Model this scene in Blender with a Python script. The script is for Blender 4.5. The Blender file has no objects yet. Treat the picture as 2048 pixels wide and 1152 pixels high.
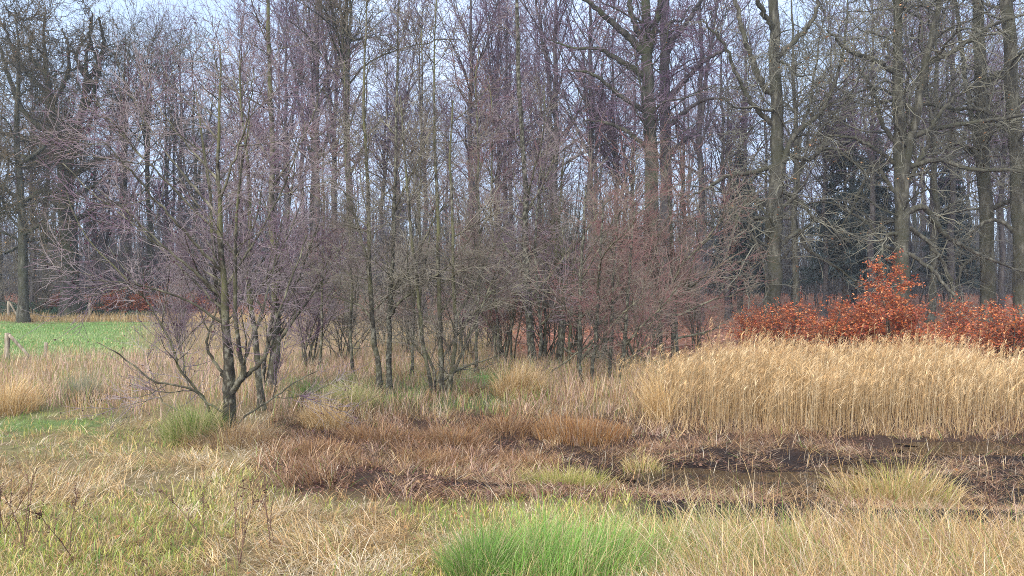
import bpy, math, random
import numpy as np
from mathutils import Vector

# ------------------------------------------------------------------ camera, sky, sun, exposure
S = bpy.context.scene
COL = S.collection
F = 1607.0          # focal length in pixels of the 2048 px wide photograph
H = 2.6             # eye height above the meadow
R = math.radians
cam_d = bpy.data.cameras.new("camera")
cam_d.sensor_width = 36.0
cam_d.lens = 36.0 * F / 2048.0
cam_d.clip_end = 3000
cam_d.clip_start = 0.05
cam = bpy.data.objects.new("camera", cam_d)
cam.location = (0, 0, H)
cam.rotation_euler = (R(90), 0, 0)
COL.objects.link(cam)
S.camera = cam

SUN_EL, SUN_AZ = R(36), R(-150)      # azimuth from +Y towards +X
world = bpy.data.worlds.new("World")
S.world = world
world.use_nodes = True
nt = world.node_tree
nt.nodes.clear()
wo = nt.nodes.new("ShaderNodeOutputWorld")
sky = nt.nodes.new("ShaderNodeTexSky")
sky.sky_type = 'NISHITA'
sky.sun_disc = False
sky.sun_elevation = SUN_EL
sky.sun_rotation = SUN_AZ
sky.air_density = 1.0
sky.dust_density = 1.5
sky.ozone_density = 2.0
bg1 = nt.nodes.new("ShaderNodeBackground")
bg1.inputs['Strength'].default_value = 0.05
nt.links.new(sky.outputs[0], bg1.inputs[0])
bg2 = nt.nodes.new("ShaderNodeBackground")      # bright thin cloud deck
bg2.inputs['Color'].default_value = (0.58, 0.72, 0.98, 1)
# an overcast sky is brighter overhead than at the horizon
sx = nt.nodes.new("ShaderNodeSeparateXYZ")
mrs = nt.nodes.new("ShaderNodeMapRange")
mrs.inputs[1].default_value = 0.25; mrs.inputs[2].default_value = 0.9
mrs.inputs[3].default_value = 0.44; mrs.inputs[4].default_value = 0.95
nt.links.new(sx.outputs['Z'], mrs.inputs[0])
nt.links.new(mrs.outputs[0], bg2.inputs['Strength'])
mrc = nt.nodes.new("ShaderNodeMapRange")
mrc.inputs[1].default_value = 0.3; mrc.inputs[2].default_value = 0.9
nt.links.new(sx.outputs['Z'], mrc.inputs[0])
mcc = nt.nodes.new("ShaderNodeMix"); mcc.data_type = 'RGBA'
mcc.inputs[6].default_value = (0.57, 0.72, 1.0, 1)      # cool haze low down
mcc.inputs[7].default_value = (0.88, 0.88, 0.90, 1)     # neutral cloud overhead
nt.links.new(mrc.outputs[0], mcc.inputs[0])
nt.links.new(mcc.outputs[2], bg2.inputs['Color'])
tc = nt.nodes.new("ShaderNodeTexCoord")
mp = nt.nodes.new("ShaderNodeMapping")
mp.inputs['Scale'].default_value = (1.6, 1.6, 4.0)
cn = nt.nodes.new("ShaderNodeTexNoise")
cn.inputs['Scale'].default_value = 1.3
cn.inputs['Detail'].default_value = 6
cr = nt.nodes.new("ShaderNodeValToRGB")
cr.color_ramp.elements[0].position = 0.34
cr.color_ramp.elements[0].color = (0.45, 0.45, 0.45, 1)
cr.color_ramp.elements[1].position = 0.60
cr.color_ramp.elements[1].color = (1, 1, 1, 1)
mx = nt.nodes.new("ShaderNodeMixShader")
nt.links.new(tc.outputs['Generated'], mp.inputs[0])
nt.links.new(tc.outputs['Generated'], sx.inputs[0])
nt.links.new(mp.outputs[0], cn.inputs[0])
nt.links.new(cn.outputs[0], cr.inputs[0])
nt.links.new(cr.outputs[0], mx.inputs[0])
nt.links.new(bg1.outputs[0], mx.inputs[1])
nt.links.new(bg2.outputs[0], mx.inputs[2])
nt.links.new(mx.outputs[0], wo.inputs[0])

sun_d = bpy.data.lights.new("sun", 'SUN')
sun_d.energy = 1.4
sun_d.angle = R(60)
sun_d.color = (1.0, 0.92, 0.80)
sun = bpy.data.objects.new("sun", sun_d)
sv = Vector((math.sin(SUN_AZ) * math.cos(SUN_EL), math.cos(SUN_AZ) * math.cos(SUN_EL), math.sin(SUN_EL)))
sun.rotation_euler = sv.to_track_quat('Z', 'Y').to_euler()
COL.objects.link(sun)

S.view_settings.view_transform = 'Standard'
S.view_settings.look = 'None'
S.view_settings.exposure = 1.95
S.view_settings.gamma = 1.0
try:
    S.cycles.max_bounces = 4
    S.cycles.diffuse_bounces = 2
    S.cycles.transparent_max_bounces = 4
    S.cycles.use_denoising = False
    S.cycles.sample_clamp_indirect = 2.0
    S.cycles.filter_width = 0.95
except Exception:
    pass

# ------------------------------------------------------------------ helpers
RNG = np.random.default_rng


def tag(o, label=None, cat=None, group=None, kind=None):
    if label: o['label'] = label
    if cat: o['category'] = cat
    if group: o['group'] = group
    if kind: o['kind'] = kind
    return o


def empty(name, loc, label=None, cat=None, group=None):
    o = bpy.data.objects.new(name, None)
    o.empty_display_size = 0.3
    COL.objects.link(o)
    o.location = loc
    return tag(o, label, cat, group)


def link(name, me, mat, parent=None):
    if mat is not None:
        me.materials.append(mat)
    o = bpy.data.objects.new(name, me)
    COL.objects.link(o)
    if parent is not None:
        o.parent = parent
    return o


def quads_mesh(name, v, q, smooth=True, col=None):
    v = np.ascontiguousarray(v, dtype=np.float32).reshape(-1, 3)
    q = np.ascontiguousarray(q, dtype=np.int32).reshape(-1, 4)
    me = bpy.data.meshes.new(name)
    me.vertices.add(len(v))
    me.vertices.foreach_set('co', v.ravel())
    me.loops.add(len(q) * 4)
    me.loops.foreach_set('vertex_index', q.ravel())
    me.polygons.add(len(q))
    me.polygons.foreach_set('loop_start', np.arange(0, len(q) * 4, 4, dtype=np.int32))
    if smooth:
        me.polygons.foreach_set('use_smooth', np.ones(len(q), dtype=bool))
    me.update(calc_edges=True)
    if col is not None:
        a = me.color_attributes.new('col', 'FLOAT_COLOR', 'POINT')
        c = np.ones((len(v), 4), dtype=np.float32)
        c[:, :3] = col
        a.data.foreach_set('color', c.ravel())
    return me


def hash2(ix, iy, seed):
    h = (ix.astype(np.int64) * 374761393 + iy.astype(np.int64) * 668265263 + seed * 974711) & 0x7fffffff
    h = ((h ^ (h >> 13)) * 1274126177) & 0x7fffffff
    return ((h ^ (h >> 16)) & 0xffff) / 65535.0


def vnoise(x, y, scale, seed=0):
    x = np.asarray(x, float) / scale; y = np.asarray(y, float) / scale
    ix = np.floor(x); iy = np.floor(y)
    fx = x - ix; fy = y - iy
    fx = fx * fx * (3 - 2 * fx); fy = fy * fy * (3 - 2 * fy)
    a = hash2(ix, iy, seed); b = hash2(ix + 1, iy, seed)
    c = hash2(ix, iy + 1, seed); d = hash2(ix + 1, iy + 1, seed)
    return (a * (1 - fx) + b * fx) * (1 - fy) + (c * (1 - fx) + d * fx) * fy


def fbm(x, y, scale, seed=0):
    return (vnoise(x, y, scale, seed) * 0.55 + vnoise(x, y, scale / 2.1, seed + 7) * 0.3
            + vnoise(x, y, scale / 4.3, seed + 13) * 0.15)


def sstep(a, b, x):
    t = np.clip((np.asarray(x, float) - a) / (b - a), 0, 1)
    return t * t * (3 - 2 * t)


POOLS = [(3.4, 12.5, 1.7, 0.75), (9.0, 15.2, 1.7, 0.5), (0.1, 11.9, 0.8, 0.30), (6.2, 13.4, 0.9, 0.36)]


def ground_z(x, y):
    x = np.asarray(x, float); y = np.asarray(y, float)
    z = 0.10 * (fbm(x, y, 3.5, 3) - 0.5) + 0.10 * (fbm(x, y, 11, 5) - 0.5)
    # the boggy hollow with the pond
    ex = (x - 6.0) / 11.0; ey = (y - 14.2) / 5.6
    hol = 1 - sstep(0.45, 1.0, np.sqrt(ex * ex + ey * ey))
    z = z - 0.42 * hol + hol * 0.16 * (fbm(x, y, 0.7, 9) - 0.5)
    for cx, cy, rx, ry in POOLS:
        z = z - 0.20 * np.exp(-(((x - cx) / rx) ** 2 + ((y - cy) / ry) ** 2))
    # the wood stands a little higher
    z = z + 1.7 * sstep(64, 86, y)
    z = z + 8.0 * sstep(150, 700, y)
    return z


def Wp(px, py, D):
    return np.array([(px - 1024.0) / F * D, D, H + (576.0 - py) / F * D])


def px_of(x, y, z):
    return 1024 + x / y * F, 576 + (H - z) / y * F


def ground_at(px, D):
    x = (px - 1024.0) / F * D
    return np.array([x, D, float(ground_z(x, D))])


# ------------------------------------------------------------------ materials
def new_mat(name):
    m = bpy.data.materials.new(name)
    m.use_nodes = True
    return m, m.node_tree, m.node_tree.nodes['Principled BSDF']


def mat_bark(name, cols, scale=6.0, stretch=0.35, rough=0.9, bump=0.4, moss=None):
    """Bark: three tones broken up along the stem, plus algae on one side."""
    m, t, b = new_mat(name)
    tcn = t.nodes.new("ShaderNodeTexCoord")
    mpn = t.nodes.new("ShaderNodeMapping")
    mpn.inputs['Scale'].default_value = (1, 1, stretch)
    n = t.nodes.new("ShaderNodeTexNoise")
    n.inputs['Scale'].default_value = scale
    n.inputs['Detail'].default_value = 5
    n.inputs['Roughness'].default_value = 0.65
    r = t.nodes.new("ShaderNodeValToRGB")
    e = r.color_ramp.elements
    e[0].position = 0.32; e[0].color = (*cols[0], 1)
    e[1].position = 0.68; e[1].color = (*cols[2], 1)
    k = e.new(0.5); k.color = (*cols[1], 1)
    t.links.new(tcn.outputs['Object'], mpn.inputs[0])
    t.links.new(mpn.outputs[0], n.inputs[0])
    t.links.new(n.outputs[0], r.inputs[0])
    out = r.outputs[0]
    if moss:
        n2 = t.nodes.new("ShaderNodeTexNoise")
        n2.inputs['Scale'].default_value = 0.9
        n2.inputs['Detail'].default_value = 4
        r2 = t.nodes.new("ShaderNodeValToRGB")
        r2.color_ramp.elements[0].position = 0.45
        r2.color_ramp.elements[1].position = 0.62
        t.links.new(tcn.outputs['Object'], n2.inputs[0])
        t.links.new(n2.outputs[0], r2.inputs[0])
        mm = t.nodes.new("ShaderNodeMix"); mm.data_type = 'RGBA'
        t.links.new(r2.outputs[0], mm.inputs[0])
        t.links.new(out, mm.inputs[6])
        mm.inputs[7].default_value = (*moss, 1)
        out = mm.outputs[2]
    t.links.new(out, b.inputs['Base Color'])
    b.inputs['Roughness'].default_value = rough
    b.inputs['Specular IOR Level'].default_value = 0.12
    if bump:
        bp = t.nodes.new("ShaderNodeBump")
        bp.inputs['Strength'].default_value = bump
        bp.inputs['Distance'].default_value = 0.03
        t.links.new(n.outputs[0], bp.inputs['Height'])
        t.links.new(bp.outputs[0], b.inputs['Normal'])
    return m


def mat_twig(name, c1, c2, scale=1.2):
    m, t, b = new_mat(name)
    tcn = t.nodes.new("ShaderNodeTexCoord")
    n = t.nodes.new("ShaderNodeTexNoise")
    n.inputs['Scale'].default_value = scale
    n.inputs['Detail'].default_value = 3
    r = t.nodes.new("ShaderNodeValToRGB")
    r.color_ramp.elements[0].position = 0.38; r.color_ramp.elements[0].color = (*c1, 1)
    r.color_ramp.elements[1].position = 0.62; r.color_ramp.elements[1].color = (*c2, 1)
    t.links.new(tcn.outputs['Object'], n.inputs[0])
    t.links.new(n.outputs[0], r.inputs[0])
    t.links.new(r.outputs[0], b.inputs['Base Color'])
    b.inputs['Roughness'].default_value = 0.75
    b.inputs['Specular IOR Level'].default_value = 0.1
    return m


def mat_leafy(name, transl=0.3, rough=0.6):
    """Blades and leaves: own colour per blade from the mesh, part of the light passes through."""
    m = bpy.data.materials.new(name)
    m.use_nodes = True
    t = m.node_tree
    b = t.nodes['Principled BSDF']
    out = [x for x in t.nodes if x.type == 'OUTPUT_MATERIAL'][0]
    a = t.nodes.new("ShaderNodeAttribute"); a.attribute_name = 'col'
    t.links.new(a.outputs['Color'], b.inputs['Base Color'])
    b.inputs['Roughness'].default_value = rough
    b.inputs['Specular IOR Level'].default_value = 0.2
    tr = t.nodes.new("ShaderNodeBsdfTranslucent")
    t.links.new(a.outputs['Color'], tr.inputs[0])
    mxs = t.nodes.new("ShaderNodeMixShader")
    mxs.inputs[0].default_value = transl
    t.links.new(b.outputs[0], mxs.inputs[1])
    t.links.new(tr.outputs[0], mxs.inputs[2])
    t.links.new(mxs.outputs[0], out.inputs[0])
    return m


M = {}
M['alder_bark'] = mat_bark('alder_bark', [(0.018, 0.016, 0.014), (0.055, 0.05, 0.04), (0.25, 0.24, 0.19)], 11, 0.6, moss=(0.12, 0.12, 0.06))
M['alder_dark'] = mat_bark('alder_dark_bark', [(0.018, 0.017, 0.014), (0.06, 0.057, 0.045), (0.22, 0.22, 0.17)], 12, 0.7)
M['alder_limb'] = mat_bark('alder_limb_bark', [(0.03, 0.026, 0.022), (0.09, 0.085, 0.06), (0.24, 0.23, 0.16)], 5, 0.7, bump=0)
M['alder_twig'] = mat_twig('alder_twig', (0.145, 0.095, 0.13), (0.28, 0.24, 0.235))
M['olive_twig'] = mat_twig('olive_twig', (0.115, 0.092, 0.085), (0.255, 0.235, 0.185))
M['cone'] = mat_twig('alder_cone', (0.05, 0.025, 0.04), (0.13, 0.06, 0.09), 8)
M['red_twig'] = mat_twig('red_twig', (0.205, 0.10, 0.10), (0.19, 0.17, 0.135), 2.0)
M['beech_bark'] = mat_bark('beech_bark', [(0.025, 0.023, 0.02), (0.06, 0.056, 0.045), (0.15, 0.145, 0.115)], 5, 0.30, bump=0.7, moss=(0.05, 0.05, 0.034))
M['beech_twig'] = mat_twig('beech_twig', (0.065, 0.063, 0.056), (0.20, 0.195, 0.15), 0.4)
M['oak_bark'] = mat_bark('oak_bark', [(0.018, 0.017, 0.015), (0.042, 0.04, 0.034), (0.09, 0.088, 0.07)], 4, 0.3, moss=(0.048, 0.052, 0.03))
M['oak_twig'] = mat_twig('oak_twig', (0.05, 0.047, 0.034), (0.14, 0.11, 0.075), 0.4)
M['forest_bark'] = mat_bark('forest_bark', [(0.025, 0.022, 0.026), (0.06, 0.053, 0.055), (0.11, 0.10, 0.095)], 3, 0.3, bump=0.2)
M['forest_twig'] = mat_twig('forest_twig', (0.115, 0.075, 0.125), (0.185, 0.14, 0.165), 0.4)
M['brush_twig'] = mat_twig('brush_twig', (0.04, 0.039, 0.044), (0.105, 0.10, 0.098), 0.6)
M['spruce_bark'] = mat_bark('spruce_bark', [(0.04, 0.03, 0.025), (0.08, 0.065, 0.055), (0.13, 0.11, 0.095)], 4, 0.4, bump=0.2)
M['grass'] = mat_leafy('grass_blade', 0.30, 0.55)
M['leaf'] = mat_leafy('dry_leaf', 0.25, 0.5)
M['needle'] = mat_leafy('needle', 0.1, 0.5)
M['post'] = mat_bark('weathered_wood', [(0.12, 0.10, 0.075), (0.25, 0.21, 0.16), (0.38, 0.34, 0.27)], 14, 0.12, bump=0.4)
M['dock'] = mat_twig('dock_stalk', (0.09, 0.05, 0.04), (0.20, 0.125, 0.09), 5)

# ------------------------------------------------------------------ tubes and branching
def tube_arrays(pts, rad, k):
    """pts (N,P,3), rad (N,P) -> vertices, quads of N open tubes with k sides."""
    N, P, _ = pts.shape
    tan = np.empty_like(pts)
    tan[:, 1:-1] = pts[:, 2:] - pts[:, :-2]
    tan[:, 0] = pts[:, 1] - pts[:, 0]
    tan[:, -1] = pts[:, -1] - pts[:, -2]
    tan /= np.linalg.norm(tan, axis=2, keepdims=True) + 1e-9
    ref = np.where(np.abs(tan[:, 0, 2:3]) > 0.8, np.array([[1.0, 0.1, 0]]), np.array([[0.05, 0, 1.0]]))
    verts = np.empty((N, P, k, 3), dtype=np.float32)
    u = ref
    ang = np.arange(k) * 2 * np.pi / k
    for i in range(P):
        t = tan[:, i]
        u = u - (u * t).sum(1, keepdims=True) * t
        u = u / (np.linalg.norm(u, axis=1, keepdims=True) + 1e-9)
        w = np.cross(t, u)
        verts[:, i] = (pts[:, i, None, :] + rad[:, i, None, None] *
                       (np.cos(ang)[None, :, None] * u[:, None, :] + np.sin(ang)[None, :, None] * w[:, None, :]))
    base = (np.arange(N) * P * k)[:, None, None]
    ring = (np.arange(P - 1) * k)[None, :, None]
    j = np.arange(k)[None, None, :]
    jn = (j + 1) % k
    q = np.stack([base + ring + j, base + ring + jn, base + ring + k + jn, base + ring + k + j], axis=3)
    return verts.reshape(-1, 3), q.reshape(-1, 4)


def tubes_mesh(name, sets):
    vs, qs, o = [], [], 0
    for pts, rad, k in sets:
        if len(pts) == 0: continue
        v, q = tube_arrays(pts, rad, k)
        vs.append(v); qs.append(q + o); o += len(v)
    return quads_mesh(name, np.concatenate(vs), np.concatenate(qs))


def resample(poly, rad, n, rng=None, wob=0.0):
    """Smooth (Catmull-Rom) resampling of a hand-placed stem."""
    p = np.asarray(poly, float); r = np.asarray(rad, float)
    m = len(p)
    pe = np.vstack([2 * p[0] - p[1], p, 2 * p[-1] - p[-2]])
    t = np.linspace(0, m - 1, n)
    i = np.minimum(t.astype(int), m - 2); f = (t - i)[:, None]
    a, b, c, d = pe[i], pe[i + 1], pe[i + 2], pe[i + 3]
    q = 0.5 * (2 * b + (c - a) * f + (2 * a - 5 * b + 4 * c - d) * f ** 2 + (3 * b - a - 3 * c + d) * f ** 3)
    rr = np.interp(t, np.arange(m), r)
    if rng is not None and wob > 0:
        w = rng.normal(0, 1, (n, 3)) * wob
        w[0] = 0
        w[:, 2] *= 0.3
        q = q + w
    return q, rr


def grow(pp, pr, n, rng, t0=0.2, t1=1.0, ang=(50, 12), ln=(1.0, 0.3), lt=0.4, P=6, wig=0.15,
         trop=0.0, tropend=None, rr=0.6, rl=0.012, rmin=0.003, rmax=9, wpow=1.0, flat=0.0, tipf=0.35):
    """n children spread over the parents (M,P,3)."""
    seg = np.linalg.norm(np.diff(pp, axis=1), axis=2)
    L = seg.sum(1)
    w = L ** wpow
    par = rng.choice(len(pp), n, p=w / w.sum())
    t = t0 + (t1 - t0) * rng.random(n)
    Pn = pp.shape[1]
    f = t * (Pn - 1)
    i = np.minimum(f.astype(int), Pn - 2); fr = (f - i)[:, None]
    pos = pp[par, i] * (1 - fr) + pp[par, i + 1] * fr
    r0 = pr[par, i] * (1 - fr[:, 0]) + pr[par, i + 1] * fr[:, 0]
    tan = pp[par, i + 1] - pp[par, i]
    tan /= np.linalg.norm(tan, axis=1, keepdims=True) + 1e-9
    ref = np.where(np.abs(tan[:, 2:3]) > 0.9, np.array([[1.0, 0, 0]]), np.array([[0, 0, 1.0]]))
    u = np.cross(tan, ref); u /= np.linalg.norm(u, axis=1, keepdims=True) + 1e-9
    v = np.cross(u, tan)
    phi = rng.random(n) * 2 * np.pi
    if flat > 0:      # sprays: side shoots left and right of the parent rather than all round
        side = np.where(rng.random(n) < 0.5, 0, np.pi) + rng.normal(0, 0.5, n)
        phi = np.where(rng.random(n) < flat, side, phi)
    a = np.radians(np.clip(rng.normal(ang[0], ang[1], n), 8, 120))[:, None]
    d = np.cos(a) * tan + np.sin(a) * (np.cos(phi)[:, None] * u + np.sin(phi)[:, None] * v)
    length = ln[0] * np.exp(rng.normal(0, ln[1], n)) * (1 - lt * t)
    step = (length / (P - 1))[:, None]
    pts = np.empty((n, P, 3)); pts[:, 0] = pos
    te = trop if tropend is None else tropend
    for s in range(1, P):
        g = trop + (te - trop) * (s - 1) / max(1, P - 2)
        d = d + rng.normal(0, wig, (n, 3)) + np.array([0, 0, g])
        d /= np.linalg.norm(d, axis=1, keepdims=True) + 1e-9
        pts[:, s] = pts[:, s - 1] + d * step
    rb = np.clip(np.minimum(r0 * rr, length * rl), rmin, rmax)
    prof = np.linspace(1, tipf, P)[None, :]
    rad = np.maximum(rb[:, None] * prof, rmin * 0.6)
    return pts, rad


def stack_polys(polys, n):
    pts = np.stack([resample(p, r, n)[0] for p, r in polys])
    rad = np.stack([resample(p, r, n)[1] for p, r in polys])
    return pts, rad


def px_stem(lst, D, rng, depth=0.0, ddepth=0.0, base_z=None):
    """Stem planned on the photograph: (px, py, width px) at distance D -> world polyline and radii."""
    out, rad = [], []
    n = len(lst)
    for i, e in enumerate(lst):
        dd = D + depth + ddepth * i / max(1, n - 1)
        out.append(Wp(e[0], e[1], dd)); rad.append(e[2] / F * dd * 0.5)
    return np.array(out), np.array(rad)


def blobs(name, pos, size, rng, mat, parent):
    """Little spindle-shaped cones or buds, each of two crossed diamonds."""
    n = len(pos)
    d = rng.normal(0, 1, (n, 3)); d[:, 2] -= 0.6
    d /= np.linalg.norm(d, axis=1, keepdims=True)
    ref = rng.normal(0, 1, (n, 3))
    u = np.cross(d, ref); u /= np.linalg.norm(u, axis=1, keepdims=True)
    w = np.cross(d, u)
    s = size * np.exp(rng.normal(0, 0.3, n))[:, None]
    v = np.stack([pos, pos + d * s * 0.5 + u * s * 0.33, pos + d * s, pos + d * s * 0.5 - u * s * 0.33,
                  pos + d * s * 0.5 + w * s * 0.33, pos + d * s * 0.5 - w * s * 0.33], axis=1)
    b = (np.arange(n) * 6)[:, None]
    q = np.concatenate([b + np.array([[0, 1, 2, 3]]), b + np.array([[0, 4, 2, 5]])])
    return link(name, quads_mesh(name, v, q), mat, parent)


def leaf_cards(pos, size, rng, cols, flatten=0.5, asp=0.55):
    """Folded four-cornered leaves."""
    n = len(pos)
    d = rng.normal(0, 1, (n, 3)); d[:, 2] *= flatten
    d /= np.linalg.norm(d, axis=1, keepdims=True)
    nrm = rng.normal(0, 0.6, (n, 3)); nrm[:, 2] += 1.0
    u = np.cross(d, nrm); u /= np.linalg.norm(u, axis=1, keepdims=True)
    nn = np.cross(u, d)
    s = size * np.exp(rng.normal(0, 0.25, n))[:, None]
    fold = nn * s * 0.16
    v = np.stack([pos, pos + d * s * 0.45 + u * s * asp * 0.5 + fold, pos + d * s,
                  pos + d * s * 0.45 - u * s * asp * 0.5 + fold], axis=1)
    q = np.arange(n * 4).reshape(-1, 4)
    c = cols[rng.integers(0, len(cols), n)] * np.exp(rng.normal(0, 0.18, (n, 1)))
    return v.reshape(-1, 3), q, np.repeat(c, 4, axis=0)


def copy_tree(root, loc, rz, sc, label, group):
    r = root.copy(); COL.objects.link(r)
    r.location = loc; r.rotation_euler = (0, 0, rz); r.scale = sc
    r['label'] = label; r['group'] = group
    for ch in [c for c in root.children]:
        c = ch.copy(); COL.objects.link(c); c.parent = r
    return r


# ------------------------------------------------------------------ the ground
def srgb(r, g, b):
    f = lambda c: (c / 12.92 if c <= 0.04045 else ((c + 0.055) / 1.055) ** 2.4)
    return np.array([f(r / 255), f(g / 255), f(b / 255)])


def zone_masks(x, y):
    """Which ground cover grows where (0..1 masks)."""
    z = ground_z(x, y)
    px, py = px_of(x, np.maximum(y, 1.0), z)
    px = px + 26 * (fbm(x, y, 2.2, 31) - 0.5) * 2
    py = py + 16 * (fbm(x, y, 1.7, 32) - 0.5) * 2
    m = {}
    # bright meadow beyond the post
    m['meadow'] = sstep(641, 645, py) * (1 - sstep(700, 722, py)) * (1 - sstep(210, 350, px + 60 * (fbm(x, y, 4.0, 37) - 0.5)))
    # closely cropped green patch at the left
    m['lawn'] = sstep(800, 850, py) * (1 - sstep(860, 925, py)) * (1 - sstep(170, 310, px)) * sstep(0.32, 0.50, fbm(x, y, 0.8, 35))
    m['moss'] = sstep(540, 600, px) * (1 - sstep(990, 1040, px)) * sstep(735, 760, py) * (1 - sstep(800, 830, py))
    m['lawn2'] = np.exp(-(((px - 980) / 55) ** 2 + ((py - 748) / 14) ** 2))
    # leaf litter of the wood
    m['litter'] = np.clip((1 - sstep(628, 640, py)) + sstep(950, 1080, px) * (1 - sstep(705, 735, py)), 0, 1)
    # boggy hollow
    bx = (px - 1230) / 800; by = (py - 915) / 92
    m['bog'] = sstep(480, 640, px) * sstep(800, 840, py) * (1 - sstep(975, 1010, py))
    m['mud'] = np.clip(sstep(1230, 1330, px) * sstep(884, 916, py) * (1 - sstep(1040, 1072, py))
                       + np.exp(-(((px - 950) / 190) ** 2 + ((py - 975) / 26) ** 2))
                       + 0.8 * np.exp(-(((px - 1160) / 110) ** 2 + ((py - 925) / 16) ** 2)), 0, 1)
    m['pool'] = np.zeros_like(np.asarray(x, float))
    for cx, cy, rx, ry in POOLS:
        m['pool'] = np.maximum(m['pool'], np.exp(-(((x - cx) / (rx * 1.15)) ** 2 + ((y - cy) / (ry * 1.15)) ** 2) ** 2))
    m['mud'] = np.maximum(m['mud'], 0.95 * m['pool'])
    m['bog'] = np.maximum(m['bog'], 0.9 * m['pool'])
    m['px'] = px; m['py'] = py
    return m


def build_ground():
    xs = np.unique(np.concatenate([np.linspace(-900, -60, 40), np.linspace(-60, 60, 401), np.linspace(60, 900, 40)]))
    ys = np.unique(np.concatenate([np.linspace(-60, 3, 20), np.linspace(3, 32, 260), np.linspace(32, 100, 160), np.linspace(100, 1600, 60)]))
    X, Y = np.meshgrid(xs, ys)
    Z = ground_z(X, Y)
    m = zone_masks(X, Y)
    c = np.empty(X.shape + (3,))
    c[:] = np.array([0.15, 0.115, 0.06])
    n = fbm(X, Y, 0.9, 77)[..., None]
    c = c * (0.7 + 0.6 * n)

    def put(mask, col):
        nonlocal c
        c = c * (1 - mask[..., None]) + mask[..., None] * np.array(col) * (0.75 + 0.5 * n)
    put(m['bog'], (0.042, 0.025, 0.018))
    put(m['mud'], (0.015, 0.009, 0.008))
    put(m['meadow'], (0.12, 0.20, 0.06))
    put(m['lawn'], (0.085, 0.125, 0.04))
    put(m['moss'], (0.065, 0.075, 0.035))
    put(m['lawn2'], (0.08, 0.17, 0.04))
    put(m['litter'], (0.18, 0.092, 0.064))
    nx, ny = len(xs), len(ys)
    idx = np.arange(nx * ny).reshape(ny, nx)
    q = np.stack([idx[:-1, :-1], idx[:-1, 1:], idx[1:, 1:], idx[1:, :-1]], axis=-1)
    me = quads_mesh('ground', np.stack([X, Y, Z], -1), q, True, c.reshape(-1, 3))
    mt, t, b = new_mat('earth_and_turf')
    a = t.nodes.new("ShaderNodeAttribute"); a.attribute_name = 'col'
    tcn = t.nodes.new("ShaderNodeTexCoord")
    nn = t.nodes.new("ShaderNodeTexNoise"); nn.inputs['Scale'].default_value = 9; nn.inputs['Detail'].default_value = 6
    nn.inputs['Roughness'].default_value = 0.75
    t.links.new(tcn.outputs['Object'], nn.inputs[0])
    mr = t.nodes.new("ShaderNodeMapRange")
    mr.inputs[1].default_value = 0.3; mr.inputs[2].default_value = 0.7
    mr.inputs[3].default_value = 0.45; mr.inputs[4].default_value = 1.55
    t.links.new(nn.outputs[0], mr.inputs[0])
    mu = t.nodes.new("ShaderNodeMix"); mu.data_type = 'RGBA'; mu.blend_type = 'MULTIPLY'
    mu.inputs[0].default_value = 1
    t.links.new(a.outputs['Color'], mu.inputs[6]); t.links.new(mr.outputs[0], mu.inputs[7])
    t.links.new(mu.outputs[2], b.inputs['Base Color'])
    b.inputs['Roughness'].default_value = 0.95
    b.inputs['Specular IOR Level'].default_value = 0.15
    bp = t.nodes.new("ShaderNodeBump"); bp.inputs['Strength'].default_value = 0.8; bp.inputs['Distance'].default_value = 0.06
    t.links.new(nn.outputs[0], bp.inputs['Height']); t.links.new(bp.outputs[0], b.inputs['Normal'])
    o = link('ground', me, mt)
    tag(o, kind='structure')


build_ground()


def build_water():
    # pond: one irregular sheet just above the bed of the hollow; grass and mats of dead sedge cover most of it
    ring = []
    rng = RNG(5)
    def sheet(cx, cy, rx, ry, seed):
        a = np.linspace(0, 2 * np.pi, 48, endpoint=False)
        k = 1 + 0.22 * np.sin(3 * a + seed) + 0.13 * np.sin(7 * a + 2 * seed)
        return np.stack([cx + rx * k * np.cos(a), cy + ry * k * np.sin(a)], 1)
    me = bpy.data.meshes.new('pond_water')
    vs, fs = [], []
    for i, (cx, cy, rx, ry) in enumerate(POOLS):
        p = sheet(cx, cy, rx * 1.15, ry * 1.15, 1.0 + 1.3 * i)
        z = float(ground_z(cx, cy)) + 0.15
        b = len(vs)
        vs += [(x, y, z) for x, y in p]
        fs.append(list(range(b, b + len(p))))
    me.from_pydata(vs, [], fs)
    mt, t, b = new_mat('dark_pond_water')
    b.inputs['Base Color'].default_value = (0.012, 0.009, 0.008, 1)
    b.inputs['Roughness'].default_value = 0.06
    b.inputs['IOR'].default_value = 1.33
    b.inputs['Specular IOR Level'].default_value = 0.28
    n = t.nodes.new("ShaderNodeTexNoise"); n.inputs['Scale'].default_value = 5
    bp = t.nodes.new("ShaderNodeBump"); bp.inputs['Strength'].default_value = 0.6; bp.inputs['Distance'].default_value = 0.05
    t.links.new(n.outputs[0], bp.inputs['Height']); t.links.new(bp.outputs[0], b.inputs['Normal'])
    o = link('pond_water', me, mt)
    tag(o, kind='structure')


build_water()

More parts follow.
